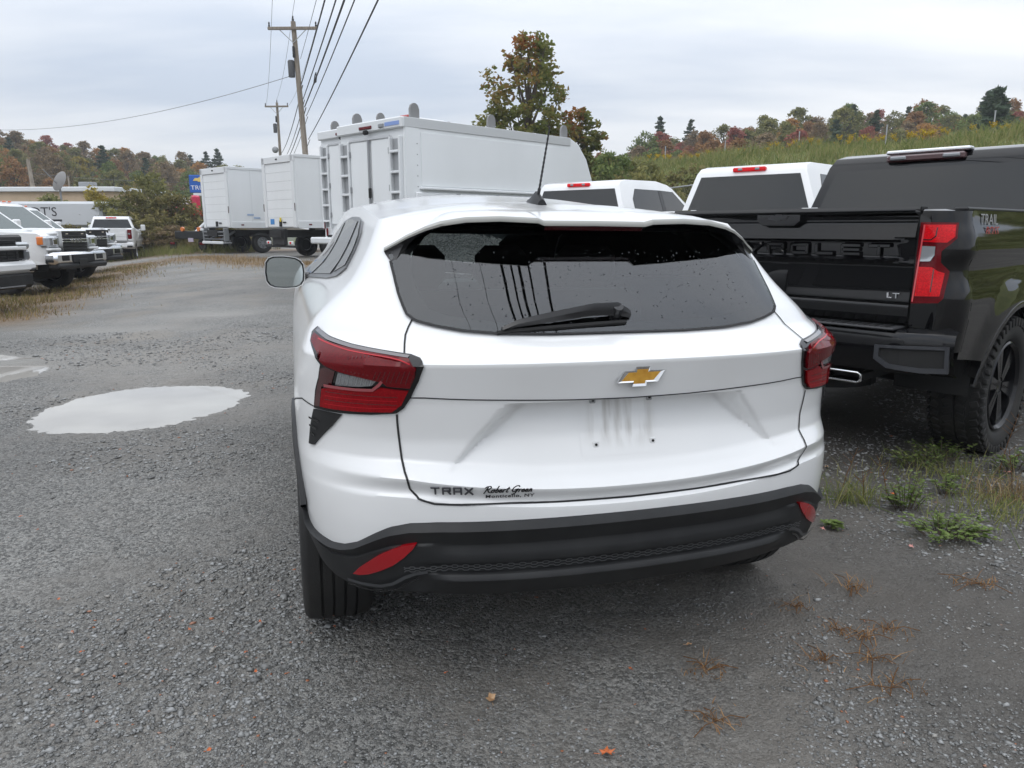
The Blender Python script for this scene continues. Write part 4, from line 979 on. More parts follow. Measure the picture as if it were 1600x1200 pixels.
        MB().box((0, -.03, .806 + Lf), (1.5, .18, .012), .004).build('bumper_step', MT['plastic'], bo, recalc=True)
        for s in (-1, 1):
            MB().box((s * .84, -.12, .63 + Lf), (.22, .03, .10), .02).build('bumper_pocket', MT['plastic'], bo, recalc=True)
            MB().tube([(s * .12, -.142, .69 + Lf), (s * .12, -.15, .69 + Lf)], .02, 8).build('plate_light', MT['lens_clear'], bo)
    # front end
    fy = yend
    if front == 'a':        # split grille with a body coloured bar
        MB().box((0, fy - .04, .99 + Lf), (1.72, .12, .44), .04).build('grille_surround', MT['gloss_black'], t, recalc=True)
        gr = MB().box((0, fy + .03, 1.075 + Lf), (1.30, .03, .10), .01).build('upper_grille', MT['dark'], t, recalc=True)
        for k in range(3): MB().box((0, fy + .05, 1.04 + .035 * k + Lf), (1.30, .015, .008), .002).build('grille_bar', MT['alloy_black'], gr, recalc=True)
        MB().box((0, fy + .035, .985 + Lf), (1.74, .07, .07), .02).build('grille_beam', paintm, t, recalc=True)
        g2 = MB().box((0, fy + .03, .855 + Lf), (1.36, .03, .19), .01).build('lower_grille', MT['dark'], t, recalc=True)
        for k in range(4): MB().box((0, fy + .05, .79 + .045 * k + Lf), (1.34, .02, .012), .003).build('grille_bar', MT['alloy_black'], g2, recalc=True)
        for k in range(7): MB().box((-.60 + .2 * k, fy + .048, .855 + Lf), (.014, .015, .17), .003).build('grille_rib', MT['alloy_black'], g2, recalc=True)
        e_ = MB(); e_.prism(bow((1.75, 1.75)), fy + .065, fy + .085, 'xz', Matrix.Translation((0, 0, 1.055 + Lf))); e_.build('emblem', MT['gloss_black'], t, recalc=True)
        MB().box((0, fy - .02, .66 + Lf), (1.96, .34, .20), .06).build('front_bumper', paintm, t, recalc=True, smooth=40)
        MB().box((0, fy - .02, .44 + Lf), (1.80, .30, .28), .06).build('front_valance', MT['plastic'], t, recalc=True)
        MB().box((0, fy + .0, .33 + Lf), (1.3, .30, .05), .02).build('skid_lip', MT['gloss_black'], t, recalc=True)
        for s in (-1, 1):
            h = MB().box((s * .80, fy - .05, 1.02 + Lf), (.34, .22, .13), .04).build('headlight', MT['lens_head'], t, recalc=True)
            MB().box((s * .90, fy - .05, .86 + Lf), (.12, .2, .17), .03).build('daytime_lamp', MT['lens_clear'], t, recalc=True)
            MB().box((s * .86, fy + .10, .62 + Lf), (.16, .10, .08), .02).build('bumper_vent', MT['dark'], t, recalc=True)
    else:                   # tall chrome framed grille
        MB().box((0, fy - .02, 1.03 + Lf), (1.06, .16, .62), .05).build('grille_surround', MT['chrome'], t, recalc=True)
        gr = MB().box((0, fy + .058, 1.02 + Lf), (.94, .02, .52), .008).build('grille', MT['dark'], t, recalc=True)
        for k in range(6): MB().box((0, fy + .072, .80 + .075 * k + Lf), (.92, .014, .016), .003).build('grille_bar', MT['alloy_black'], gr, recalc=True)
        for k in range(2): MB().box((0, fy + .08, 1.055 + .05 * k + Lf), (1.0, .02, .022), .004).build('grille_bar', MT['chrome'], gr, recalc=True)
        for s in (-1, 1): MB().box((s * .3, fy + .07, 1.225 + Lf), (.09, .012, .02), .004).build('marker_light', mat('marker_light_glass', (.7, .62, .5), .2), gr, recalc=True)
        text_mesh('grille_letters', 'RAM', .16, MT['silver'], t, Matrix.Translation((0, fy + .09, 1.078 + Lf)) @ Matrix.Rotation(math.pi, 4, 'Z') @ Matrix.Rotation(R_(90), 4, 'X'), ext=.01, sx=1.35)
        hb = MB().box((0, fy - .30, 1.235 + Lf), (1.2, .60, .16), .07).build('hood_bulge', paintm, t, recalc=True, smooth=40)
        bmp = MB(); bmp.box((0, fy + .06, .70 + Lf), (2.06, .30, .27), .06); bo = bmp.build('front_bumper', MT['chrome'], t, recalc=True, smooth=40)
        MB().box((0, fy + .22, .69 + Lf), (.86, .03, .17), .01).build('bumper_grille', MT['dark'], bo, recalc=True)
        MB().box((0, fy + .10, .53 + Lf), (1.95, .26, .13), .04).build('front_valance', MT['plastic'], t, recalc=True)
        MB().box((.05, fy + .225, .60 + Lf), (.34, .03, .17), .008).build('plate_bracket', MT['plastic'], bo, recalc=True)
        for s in (-1, 1):
            h = MB().box((s * .76, fy - .07, 1.06 + Lf), (.42, .24, .26), .05).build('headlight', MT['lens_head'], t, recalc=True)
            MB().box((s * .955, fy - .14, 1.08 + Lf), (.05, .16, .18), .02).build('turn_lens', MT['amber'], h, recalc=True)
            MB().box((s * .74, fy + .045, 1.06 + Lf), (.16, .03, .14), .03).build('headlight_unit', MT['chrome'], h, recalc=True)
            MB().box((s * .76, fy + .01, .895 + Lf), (.40, .12, .06), .02).build('headlight_brow', paintm, t, recalc=True)
            MB().box((s * .68, fy + .205, .71 + Lf), (.28, .03, .13), .03).build('fog_lamp', MT['gloss_black'], bo, recalc=True)
            MB().box((s * (wz(1.1) + .0), fy - 1.32, 1.15 + Lf), (.012, .22, .05), .004).build('hood_badge', MT['chrome'], t, recalc=True)
            fl = MB(); P = []
            for k in range(21):
                a = math.pi * (-.02 + 1.04 * k / 20); P.append([Vector((s * (x + .03), yf - r * math.cos(a), zw + r * math.sin(a))) for r, x in ((ra - .06, .92), (ra - .05, 1.035), (ra + .07, 1.03), (ra + .08, .97))])
            fl.grid(P).build('arch_flare', MT['plastic'], t, recalc=True, smooth=40)
        for k in (-2, -1, 0, 1, 2): MB().box((.22 * k, bed + 1.48, roof + .01 + Lf), (.08, .07, .04), .012).build('roof_marker', mat('marker_amber', (.6, .12, .03), .2, coat=1), t, recalc=True)
    return t
def flank_panels(t, sil, wz, ya, yf, zw, ra, paintm, bed, yend, zr):
    """sculpted flanks of the near truck: flared arches, shoulder line, rounded rear corner posts"""
    for s in (-1, 1):
        def fn(y, z):
            x = wz(z); r = math.hypot(y - ya, z - zw)
            x += .030 * (1 - sstep(ra + .02, ra + .20, r)) * (1 if z > zw else .5)
            x += .012 * sstep(1.20, 1.26, z) * (1 - sstep(1.33, 1.40, z)) - .022 * sstep(1.0, 1.12, z) * (1 - sstep(1.16, 1.24, z))
            if y > bed: x -= .01
            x -= .09 * sstep(yend - .55, yend, y)
            return Vector((s * x, y, z))
        MB().panel(sil, fn, .045, .05, nrm=(s, 0, 0)).build('flank', paintm, t, smooth=35)
        lip = MB(); P = []
        for k in range(25):
            a = math.pi * (.04 + .92 * k / 24); P.append([])
            for r, o in ((ra - .012, -.05), (ra - .012, .004), (ra + .004, .006), (ra + .02, .003), (ra + .024, -.004)):
                y, z = ya + r * math.cos(a), zw + r * math.sin(a); p = fn(y, max(z, .5)); P[-1].append(Vector((p.x + s * o, y, z)))
        lip.grid(P).build('arch_lip', paintm, t, smooth=40, recalc=True)
        # corner post
        cp = MB(); P = []
        for z in np.linspace(.66 + .06, zr - .003, 30):
            row = [Vector((s * .775, .03, z))]; W = wz(z) + .0; rr = .15
            W += .012 * sstep(1.20, 1.26, z) * (1 - sstep(1.33, 1.40, z)) - .022 * sstep(1.0, 1.12, z) * (1 - sstep(1.16, 1.24, z))
            for k in range(13):
                a = math.pi / 2 * k / 12; row.append(Vector((s * (W - rr + rr * math.sin(a)), .025 + rr * (1 - math.cos(a)) + .006, z)))
            row.append(Vector((s * W, .20, z))); P.append(row)
        cp.grid(P, flip=(s < 0)); b = len(cp.v)
        cp.grid([[p, Vector((p.x * .93, p.y + .02, zr + .006))] for p in P[-1]], flip=(s > 0)).build('corner_post', paintm, t, smooth=40, recalc=False)
    MB().box((0, bed / 2 + .12, zr - .01), (1.86, bed - .1, .03), .008).build('bed_cover', MT['plastic'], t, recalc=True)
    for s in (-1, 1): MB().box((s * .93, bed / 2 + .1, zr + .006), (.07, bed - .06, .022), .008).build('bed_rail', MT['plastic'], t, recalc=True)

HL = .06
black = pickup('pickup_truck', 'black off-road pickup truck beside the white crossover, red lamp lit up against black paint', (1.609, 4.556, 0), -.856, MT['black'], lift=HL, hero=True, rim=MT['alloy_black'], wheel_r=.425, roof=1.90)
black['label'] = 'black off-road pickup truck with black wheels, parked beside the white crossover'
# sculpted tailgate
TG = [(.865, .012), (.90, -.004), (.955, -.004), (.965, .004), (.975, -.004), (1.17, .012), (1.185, .002), (1.20, -.010), (1.212, .026), (1.296, .020), (1.305, -.014), (1.385, .002), (1.398, .004), (1.405, .012), (1.435, .010), (1.446, -.038), (1.462, -.044), (1.482, -.030)]
def tgate(x, z):
    y = .018 + float(np.interp(z, _ztg, _ytg)); 
    if 1.19 < z < 1.32: # lettering pocket tapers out at both ends
        f = sstep(.70, .66, abs(x)); y = y * f + (1 - f) * (.012 + .018)
    return Vector((x, y, z))
_ztg, _ytg = smooth_tab(TG, .005, .84, 1.50, 900)
tg = MB(); tz = [q for q in np.linspace(.866, 1.481, 90)]
P = [[tgate(x, z) for x in np.linspace(-.768, .768, 60)] for z in tz]; P.append([Vector((q.x, q.y + .10, q.z + .006)) for q in P[-1]]); P.insert(0, [Vector((q.x, q.y + .06, q.z)) for q in P[0]])
tgo = tg.grid(P).build('tailgate', MT['black'], black, smooth=35)
for s in (-1, 1): MB().box((s * .7715, .075, 1.17), (.006, .08, .62)).build('tailgate_gap', MT['dark'], black)
hd = MB(); hd.prism([(-.15, 1.456), (.13, 1.456), (.13, 1.41), (.095, 1.382), (-.105, 1.382), (-.15, 1.41)], -.016, .03, 'xz'); ho_ = hd.build('tailgate_handle', MT['gloss_black'], black, recalc=True, bevel=.004)
e_ = MB(); e_.prism([(x, y * .9) for x, y in bow((.95, .75))], -.021, -.012, 'xz', Matrix.Translation((-.01, 0, 1.43))); e_.build('handle_emblem', mat('satin_black', (.02, .02, .022), .35), ho_, recalc=True)
rear_m = lambda x, y, z: Matrix.Translation((x, y, z)) @ Matrix.Rotation(R_(90 + 4), 4, 'X')
_LG = {'C': [[(1, 1), (-1, 1), (-1, -1), (1, -1)]], 'H': [[(-1, 1), (-1, -1)], [(1, 1), (1, -1)], [(-1, 0), (1, 0)]], 'E': [[(1, 1), (-1, 1), (-1, -1), (1, -1)], [(-1, 0), (.9, 0)]], 'V': [[(-1.1, 1), (0, -1), (1.1, 1)]],
      'R': [[(-1, -1), (-1, 1), (1, 1), (1, 0), (-.5, 0)], [(.2, 0), (1, -1)]], 'O': [[(-1, 1), (1, 1), (1, -1), (-1, -1), (-1, 1)]], 'L': [[(-1, 1), (-1, -1), (1, -1)]], 'T': [[(-1.1, 1), (1.1, 1)], [(0, 1), (0, -1)]]}
for _k, _ch in enumerate('CHEVROLET'):
    _x = -.655 + .1545 * _k
    letters('tailgate_letter', [[(px_ * .048, pz_ * .0235) for px_, pz_ in pl] for pl in _LG[_ch]], .0215, rear_m(_x, .0275, 1.252), MT['black'], black, th=.009, ch=.0038)
lt = text_mesh('trim_badge', 'LT', .040, MT['silver'], black, rear_m(.684, .012, 1.010), ext=.003, bev=.0008, sx=1.5, spacing=1.15)
# lamps of the black truck
PLM = [(.783, 1.400), (.86, 1.398), (.940, 1.395), (.948, 1.318), (.925, 1.285), (.895, 1.252), (.895, 1.195), (.93, 1.150), (.925, 1.01), (.905, .985), (.776, .975)]
def corner(x, z):
    W = itab(z - HL, PW) + .012 * sstep(1.20, 1.26, z) * (1 - sstep(1.33, 1.40, z)) - .022 * sstep(1.0, 1.12, z) * (1 - sstep(1.16, 1.24, z)); rr = .15; a = abs(x); sg = 1 if x > 0 else -1; y = .031
    if a > W - rr: 
        q = min(.999, (a - (W - rr)) / rr); y = .031 + rr * (1 - math.sqrt(1 - q * q))
    return Vector((x, y, z))
for s in (-1, 1):
    q = lambda pl: [(s * a, b) for a, b in pl]
    nrm = (s * .4, -1, 0)
    lo = MB().panel(q(PLM), corner, .02, .03, nrm=nrm, lift=.010).build('tail_lamp', MT['red'], black, smooth=35)
    MB().panel(q([(.80, 1.388), (.932, 1.383), (.938, 1.325), (.912, 1.295), (.80, 1.30)]), corner, .02, .01, nrm=nrm, lift=.016).build('upper_lens', MT['red_bright'], lo, smooth=35)
    MB().panel(q([(.800, 1.278), (.868, 1.276), (.868, 1.232), (.850, 1.200), (.797, 1.198)]), corner, .02, .01, nrm=nrm, lift=.017).build('reverse_lens', MT['lens_head'], lo, smooth=35)
    MB().panel(q([(.797, 1.170), (.86, 1.170), (.885, 1.150), (.912, 1.140), (.908, 1.02), (.793, 1.015)]), corner, .02, .01, nrm=nrm, lift=.016).build('lower_lens', MT['red_bright'], lo, smooth=35)
    for w_, pl in ((.006, [(.865, 1.372), (.865, 1.330), (.845, 1.310), (.805, 1.310)]), (.005, [(.868, 1.160), (.868, 1.04)])):
        MB().ribbon(q(pl), corner, w_, .018, nrm).build('lens_rib', MT['red_dark'], lo)
    MB().ribbon(q([(.806, 1.386), (.797, 1.2), (.785, .985)]), corner, .008, .0185, nrm).build('light_bar', mat('pale_red_lens', (.60, .07, .08), .15, coat=1), lo)
# rear bumper
bb = MB()
prof = [(.58, .10), (.60, -.03), (.70, -.085), (.79, -.09), (.825, -.075), (.838, -.05), (.838, .10)]
P = []
for x in np.linspace(-1.02, 1.02, 41):
    f = sstep(.72, 1.02, abs(x)); P.append([Vector((x, y + (.09 * f if y < .05 else 0) - .0, z + (.0 if z > .7 else .012 * f))) for z, y in prof])
bo = bb.grid(P).build('rear_bumper', MT['gloss_black'], black, smooth=30, recalc=True)
for s in (-1, 1):
    bm_ = MB(); bm_.prism([(.16, .585), (1.01, .605), (1.045, .70), (1.045, .79), (1.0, .815), (.30, .815), (.24, .70)], .12, .30, 'xz', Matrix.Scale(s, 4, (1, 0, 0))) if False else None
    # framed step pocket in the corner
    fr = [(.66, .752), (1.0, .765), (1.005, .625), (.88, .618), (.73, .632), (.66, .675)]; ins = [(.685, .738), (.98, .748), (.985, .650), (.88, .643), (.742, .655), (.685, .69)]
    by = lambda x, z: Vector((s * x, -.088 + .09 * sstep(.72, 1.02, x), z))
    MB().panel(fr, by, .05, .03, holes=[ins], nrm=(0, -1, 0), lift=.012).build('step_frame', mat('frame_plastic', (.04, .042, .048), .4), bo)
    MB().panel(ins, by, .05, .0, nrm=(0, -1, 0), lift=.0015).build('step_pocket', MT['dark'], bo)
    # exhaust tip: polished rolled rim with dark bore
    ol = [(-.105, -.018), (-.088, -.028), (.088, -.028), (.105, -.018), (.105, .018), (.088, .028), (-.088, .028), (-.105, .018), (-.105, -.018)]
    ex = MB(); ex.tube([(s * .445 + a, .02, .535 + b) for a, b in ol], .0075, 8, cap=False); ex.grid([[(s * .445 + a, y, .535 + b) for a, b in ol] for y in (.02, .2)]); ex.build('exhaust_tip', MT['chrome'], black, smooth=40)
    MB().box((s * .445, .25, .535), (.17, .3, .03)).build('exhaust_inside', MT['dark'], black)
MB().box((0, -.02, .842), (1.50, .17, .012), .004).build('bumper_step', mat('step_pad', (.045, .046, .05), .55), bo, recalc=True)
for k in range(24): MB().box((-.69 + .06 * k, -.03, .8495), (.034, .11, .006), .002).build('step_tread', MT['plastic'], bo, recalc=True)
# side decal
dc = text_mesh('side_decal', 'TRAIL', .082, mat('decal_grey', (.26, .26, .265), .5), black, Matrix.Identity(4), ext=.0004, sx=1.25, shear=.25)
mdx = Matrix.Translation((.9825, .40, 1.412)) @ Matrix.Rotation(R_(90), 4, 'Z') @ Matrix.Rotation(R_(80), 4, 'X'); dc.data.transform(mdx)
dc2 = text_mesh('side_decal', 'BOSS', .066, mat('decal_red', (.32, .02, .015), .5), black, Matrix.Identity(4), ext=.0004, sx=1.35, shear=.25)
dc2.data.transform(Matrix.Translation((.9965, .42, 1.352)) @ Matrix.Rotation(R_(90), 4, 'Z') @ Matrix.Rotation(R_(86), 4, 'X'))
white_hd = pickup('pickup_truck', 'white pickup truck whose cab back shows over the black tailgate, bright red roof lamp', (1.569, 7.971, gz(2, 9) + .02), -.727, MT['white2'], front='a', roof=2.0, group='white pickup trucks')
white_crew = pickup('pickup_truck', 'white crew cab pickup truck showing its side windows above the crossover roof beside the antenna', (-.318, 10.318, gz(0, 11) + .03), -.722, MT['white2'], front='a', roof=1.90, group='white pickup trucks')
side_white = pickup('pickup_truck', 'white pickup truck standing tail towards us on the far left, by the brush', (-17.246, 32.286, gz(-17.2, 33)), .374, MT['white2'], front='a', roof=1.92, group='white pickup trucks')
nose = pickup('pickup_truck', 'white pickup truck front cut by the left picture edge, black grille with dark bow tie', (-8.62 - 5.91, 12.35 + .55, gz(-9.5, 13.6) + .02), -R_(95), MT['white2'], front='a', lift=.10, group='white pickup trucks')
ram1 = pickup('work_truck', 'white work truck with chrome bumper and tall black grille, nearest of its row', (-9.95 - 5.95, 17.2, gz(-10.5, 17)), -R_(90), MT['white2'], front='b', roof=2.03, lift=.08, group='white work trucks', chassis=True, wheel_r=.42)
ram2 = pickup('work_truck', 'white work truck standing between two others, amber roof markers above the middle cab', (-11.25 - 5.95, 20.6, gz(-11.5, 20)), -R_(91), MT['white2'], front='b', roof=2.03, lift=.08, group='white work trucks', chassis=True, wheel_r=.42)
ram3 = pickup('work_truck', 'white work truck at the far end of the row, mostly hidden behind the second', (-13.2 - 5.95, 24.3, gz(-13.5, 24)), -R_(90), MT['white2'], front='b', roof=2.03, lift=.08, group='white work trucks', chassis=True, wheel_r=.42)
for r_ in (ram1, ram2, ram3):
    r_['category'] = 'truck'
# ================================================================== box trucks and service bodies
def big_wheels(t, ys, xs=(.95,), r=.42, dual=False):
    for s in (-1, 1):
        for y in ys: wheel(t, s * .92, y, r, .28, s, .24, MT['grey'], 8, 3, split=False)
def service_body(label, loc, rz):
    t = thing('service_truck', label, 'truck', loc, rz, 'white service body trucks')
    W, L, z0, z1 = 1.08, 4.85, .62, 3.19
    bx = MB(); sil = [(0, z0), (0, z1), (L, z1), (L + .30, z1 - .12), (L + .62, z1 - .45), (L + .86, z1 - .95), (L + .98, z1 - 1.35), (L + .55, z1 - 1.40), (L, z1 - 1.40), (L, z0)]
    bx.prism(sil, -W, W).build('box_body', MT['box'], t, recalc=True, bevel=.02)
    for s in (-1, 1):
        # side panels, corner panel, cove rail and lower ledge
        MB().box((s * (W + .006), .34 / 2 + .02, (z0 + z1) / 2), (.012, .32, z1 - z0 - .12), .003).build('corner_panel', MT['box'], t, recalc=True)
        MB().box((s * (W + .008), L * .5, z1 - .09), (.02, L, .18), .006).build('top_rail', MT['aluminium'], t, recalc=True)
        MB().box((s * (W + .006), 2.35, z0 + 1.82), (.012, 3.9, 1.0), .003).build('side_panel', MT['box'], t, recalc=True)
        MB().box((s * (W + .05), 2.65, z0 + 1.27), (.10, 4.6, .05), .012).build('side_ledge', MT['box_trim'], t, recalc=True)
        for k in range(4): MB().box((s * (W + .03), .75 + 1.12 * k, z0 + .65), (.06, 1.04, 1.1), .02).build('side_locker', MT['box'], t, recalc=True)
        for k in range(9): MB().tube([(s * (W + .013), .30, z0 + .5 + .2 * k), (s * (W + .017), .30, z0 + .5 + .2 * k)], .012, 6).build('rivet', MT['grey'], t)
        MB().box((s * (W + .004), L + .42, z1 - 1.15), (.012, .55, .14), .003).build('nose_vent', MT['grey'], t, recalc=True)
    MB().box((0, L * .45, z1 + .02), (2 * W - .5, L * .86, .05), .02).build('roof_deck', MT['aluminium'], t, recalc=True)
    MB().box((0, 1.2, z1 + .10), (.75, .9, .10), .03).build('roof_vent', MT['box_trim'], t, recalc=True)
    MB().box((.25, .75, z1 + .14), (.30, .24, .06), .02).build('roof_beacon', MT['redpaint'], t, recalc=True)
    for s in (-1, 1):
        for y in (.35, 2.4, 4.75):          # upright ladder stops
            st = MB(); st.prism([(-.11, 0), (.11, 0), (.11, .18), (.08, .25), (.03, .285), (-.03, .285), (-.08, .25), (-.11, .18)], -.025, .025, 'yz', Matrix.Translation((s * (W - .12), y, z1)))
            st.build('ladder_stop', mat('stop_plate_grey', (.22, .22, .22), .6), t, recalc=True, smooth=40)
    # rear face
    MB().box((0, -.03, z1 - .10), (2 * W + .04, .10, .20), .02).build('rear_header', MT['box_trim'], t, recalc=True)
    MB().box((-.05, -.09, z1 - .12), (.42, .03, .06), .01).build('brake_lamp', MT['red'], t, recalc=True)
    c = MB(); c.tube([(-.02, -.06, z1 - .20), (-.02, -.14, z1 - .22)], .045, 8); c.build('camera', MT['dark'], t)
    MB().box((.48, -.09, z1 - .12), (.16, .04, .07), .01).build('work_light', MT['grey'], t, recalc=True)
    MB().box((.82, -.085, z1 - .11), (.45, .01, .07)).build('blue_stripe', mat('stripe_blue', (.22, .32, .62), .5), t)
    for s in (-1, 1): MB().box((s * .09 + .28 * s, -.02, 1.9), (.60 if s > 0 else .60, .05, 1.86), .012).build('rear_door', MT['box'], t, recalc=True)
    MB().box((-.02, -.05, 1.9), (.05, .03, 1.9), .008).build('door_seal', MT['grey'], t, recalc=True)
    MB().box((.0, -.045, 2.86), (1.36, .03, .05), .008).build('door_drip', MT['aluminium'], t, recalc=True)
    MB().box((.02, -.075, 1.82), (.07, .05, .20), .015).build('door_latch', MT['dark'], t, recalc=True)
    for z in (1.2, 1.9, 2.6):
        for s in (-1, 1): MB().box((s * .68, -.055, z), (.07, .03, .12), .008).build('door_hinge', MT['grey'], t, recalc=True)
    for s in (-1, 1):                        # shelf bays either side of the doors
        MB().box((s * .86, -.004, 1.86), (.24, .012, 1.9)).build('bay', MT['steel'], t)
        for e in (-.15, .15): MB().box((s * .86 + e, -.04, 1.86), (.05, .09, 1.98), .012).build('bay_frame', MT['box_trim'], t, recalc=True)
        for k in range(5): MB().box((s * .86, -.05, 1.05 + .38 * k), (.26, .08, .05), .01).build('bay_step', MT['box_trim'], t, recalc=True)
        for k, zz_ in enumerate((.95, .78)): MB().box((s * (1.0 - .12 * k), -.06, zz_), (.07, .03, .20), .01).build('tail_lamp', MT['red'], t, recalc=True)
    MB().box((0, -.22, .58), (2.24, .40, .16), .03).build('rear_bumper', MT['box_trim'], t, recalc=True)
    MB().box((0, 3.0, .62), (1.0, 6.6, .2)).build('chassis', MT['dark'], t)
    # cab and wheels
    cab = [(L + .15, .6), (L + .15, 1.95), (L + 1.0, 1.95), (L + 1.75, 1.32), (L + 2.9, 1.15), (L + 2.95, .6)]
    MB().prism(cab, -.95, .95).build('cab', MT['white2'], t, recalc=True, bevel=.05)
    for s in (-1, 1): MB().panel([(L + .4, 1.35), (L + 1.5, 1.35), (L + 1.0, 1.85), (L + .4, 1.85)], lambda y, z: Vector((s * .95, y, z)), .3, .01, nrm=(s, 0, 0), lift=.006).build('door_window', MT['glass_dark'], t)
    big_wheels(t, (1.45, L + 2.1)); return t
def box_truck(label, loc, rz, L=5.6, H=3.70, sticker=None, liftgate=False):
    t = thing('box_truck', label, 'truck', loc, rz, 'white box trucks'); W = 1.2; z0 = 1.10; z1 = H
    MB().box((0, L / 2, (z0 + z1) / 2), (2 * W, L, z1 - z0), .025).build('cargo_box', MT['box'], t, recalc=True)
    for s in (-1, 1):
        for k in range(1, 5): MB().box((s * (W + .002), L * k / 5, (z0 + z1) / 2), (.006, .05, z1 - z0 - .2), .002).build('side_seam', MT['box_trim'], t, recalc=True)
        MB().box((s * (W + .01), L / 2, z1 - .05), (.03, L, .11), .01).build('top_rail', MT['box_trim'], t, recalc=True)
        MB().box((s * (W + .01), L / 2, z0 + .12), (.03, L - .05, .26), .01).build('bottom_rail', MT['box_trim'], t, recalc=True)
        MB().box((s * (W - .11), -.03, (z0 + z1) / 2), (.20, .08, z1 - z0), .015).build('rear_post', MT['box_trim'], t, recalc=True)
        MB().box((s * (W - .02), -.075, z0 + .75), (.04, .02, .28), .006).build('marker_lamp', MT['red_dark'], t, recalc=True)
        MB().box((s * (W + .028), .5, z0 + .12), (.012, .12, .05)).build('side_marker', MT['red'], t)
    MB().box((0, -.03, z1 - .13), (2 * W, .08, .25), .015).build('rear_header', MT['box_trim'], t, recalc=True)
    MB().box((0, -.08, z1 - .12), (.12, .03, .05), .01).build('header_lamp', MT['dark'], t, recalc=True)
    n = 7; h = (z1 - z0 - .30) / n                                      # slats of the roll-up door
    for k in range(n): MB().box((0, .0 - .01, z0 + .04 + h * (k + .5)), (2 * W - .40, .03, h - .006), .004).build('door_slat', MT['box'], t, recalc=True)
    MB().box((0, -.005, (z0 + z1) / 2), (2 * W - .34, .02, z1 - z0 - .22)).build('door_shadow_gap', MT['grey'], t)
    MB().box((0, -.05, z0 + .16), (.14, .05, .22), .01).build('door_latch', MT['dark'], t, recalc=True)
    MB().box((.3, -.05, z0 + .2), (.22, .04, .05), .01).build('door_pull', MT['dark'], t, recalc=True)
    if sticker:
        MB().box((-.66, -.032, z0 + .23), (.30, .006, .20)).build('sticker', MT['sticker_blue'], t)
        MB().box((.05, -.075, z0 + .30), (.10, .03, .16), .01).build('yellow_tag', mat('yellow_tag', (.7, .55, .03), .5), t, recalc=True)
    else:
        for k, (x, z) in enumerate(((.9, .55), (1.2, .42))): MB().box((W + .016, x, z0 + z), (.004, .3, .07)).build('sticker', mat('pale_sticker', (.35, .45, .62), .5), t)
    MB().box((0, L / 2 + .8, .88), (.9, L + 2.2, .26)).build('chassis', MT['dark'], t)
    if liftgate:                                                         # tuck-under lift
        g = MB()
        for k in range(3): g.box((0, -.16 - .03 * k, .62 + .15 * k), (2.0, .12, .05), .01)
        for s in (-1, 1): g.box((s * .95, -.14, .80), (.12, .22, .56), .02); g.tube([(s * .5, .5, .95), (s * .55, -.2, .58)], .05, 8)
        g.box((0, -.12, .46), (2.2, .3, .08), .02)
        g.build('lift_gate', mat('scuffed_steel', (.22, .23, .24), .5, .5), t, recalc=True)
        MB().box((0, -.30, .47), (1.9, .05, .12), .02).build('bumper_bar', MT['box_trim'], t, recalc=True)
        MB().box((-1.05, -.12, 1.02), (.3, .3, .10), .02).build('platform_end', MT['box_trim'], t, recalc=True)
    else:
        MB().box((0, -.12, .76), (.95, .14, .62), .02).build('lift_platform', MT['plastic'], t, recalc=True)
        MB().box((0, -.10, .42), (2.2, .12, .08), .015).build('bumper_bar', MT['dark'], t, recalc=True)
        for s in (-1, 1):
            l = MB(); l.box((s * .85, -.13, .55), (.34, .05, .13), .02); lo = l.build('lamp_panel', MT['box_trim'], t, recalc=True)
            MB().box((s * .85, -.16, .55), (.12, .02, .08), .01).build('tail_lamp', MT['red_bright'], lo, recalc=True)
    # cab
    MB().prism([(L + .25, .7), (L + .25, 2.3), (L + .9, 2.4), (L + 1.55, 2.25), (L + 2.1, 1.5), (L + 2.9, 1.35), (L + 2.95, .7)], -1.0, 1.0).build('cab', MT['white2'], t, recalc=True, bevel=.05)
    for s in (-1, 1): MB().panel([(L + .5, 1.55), (L + 1.85, 1.55), (L + 1.45, 2.15), (L + .5, 2.2)], lambda y, z: Vector((s * 1.0, y, z)), .3, .01, nrm=(s, 0, 0), lift=.006).build('door_window', MT['glass_dark'], t)
    for s in (-1, 1): MB().box((s * .98, 1.5, .78), (.28, 1.2, .05), .02).build('mudguard', MT['dark'], t, recalc=True)
    big_wheels(t, (1.5, L + 2.1), r=.45)
    return t
svc1 = service_body('white service truck body with open shelf bays beside its doors, parked right behind the crossover', (-2.814, 15.485, gz(-2.8, 16)), -.778)
svc2 = service_body('white service truck body mostly hidden behind another one, only a column of shelves showing', (-3.96, 18.46, gz(-3.6, 20)), -.778)
bt2 = box_truck('white box truck with a blue sticker low on its roll-up door', (-8.672, 28.655, gz(-8.6, 29)), -.789, L=4.9, sticker=True)
bt1 = box_truck('white box truck with a steel lift gate folded under its tail, nearest the brush', (-12.828, 33.178, gz(-12.8, 33)), -.742, L=5.0, H=3.62, liftgate=True)
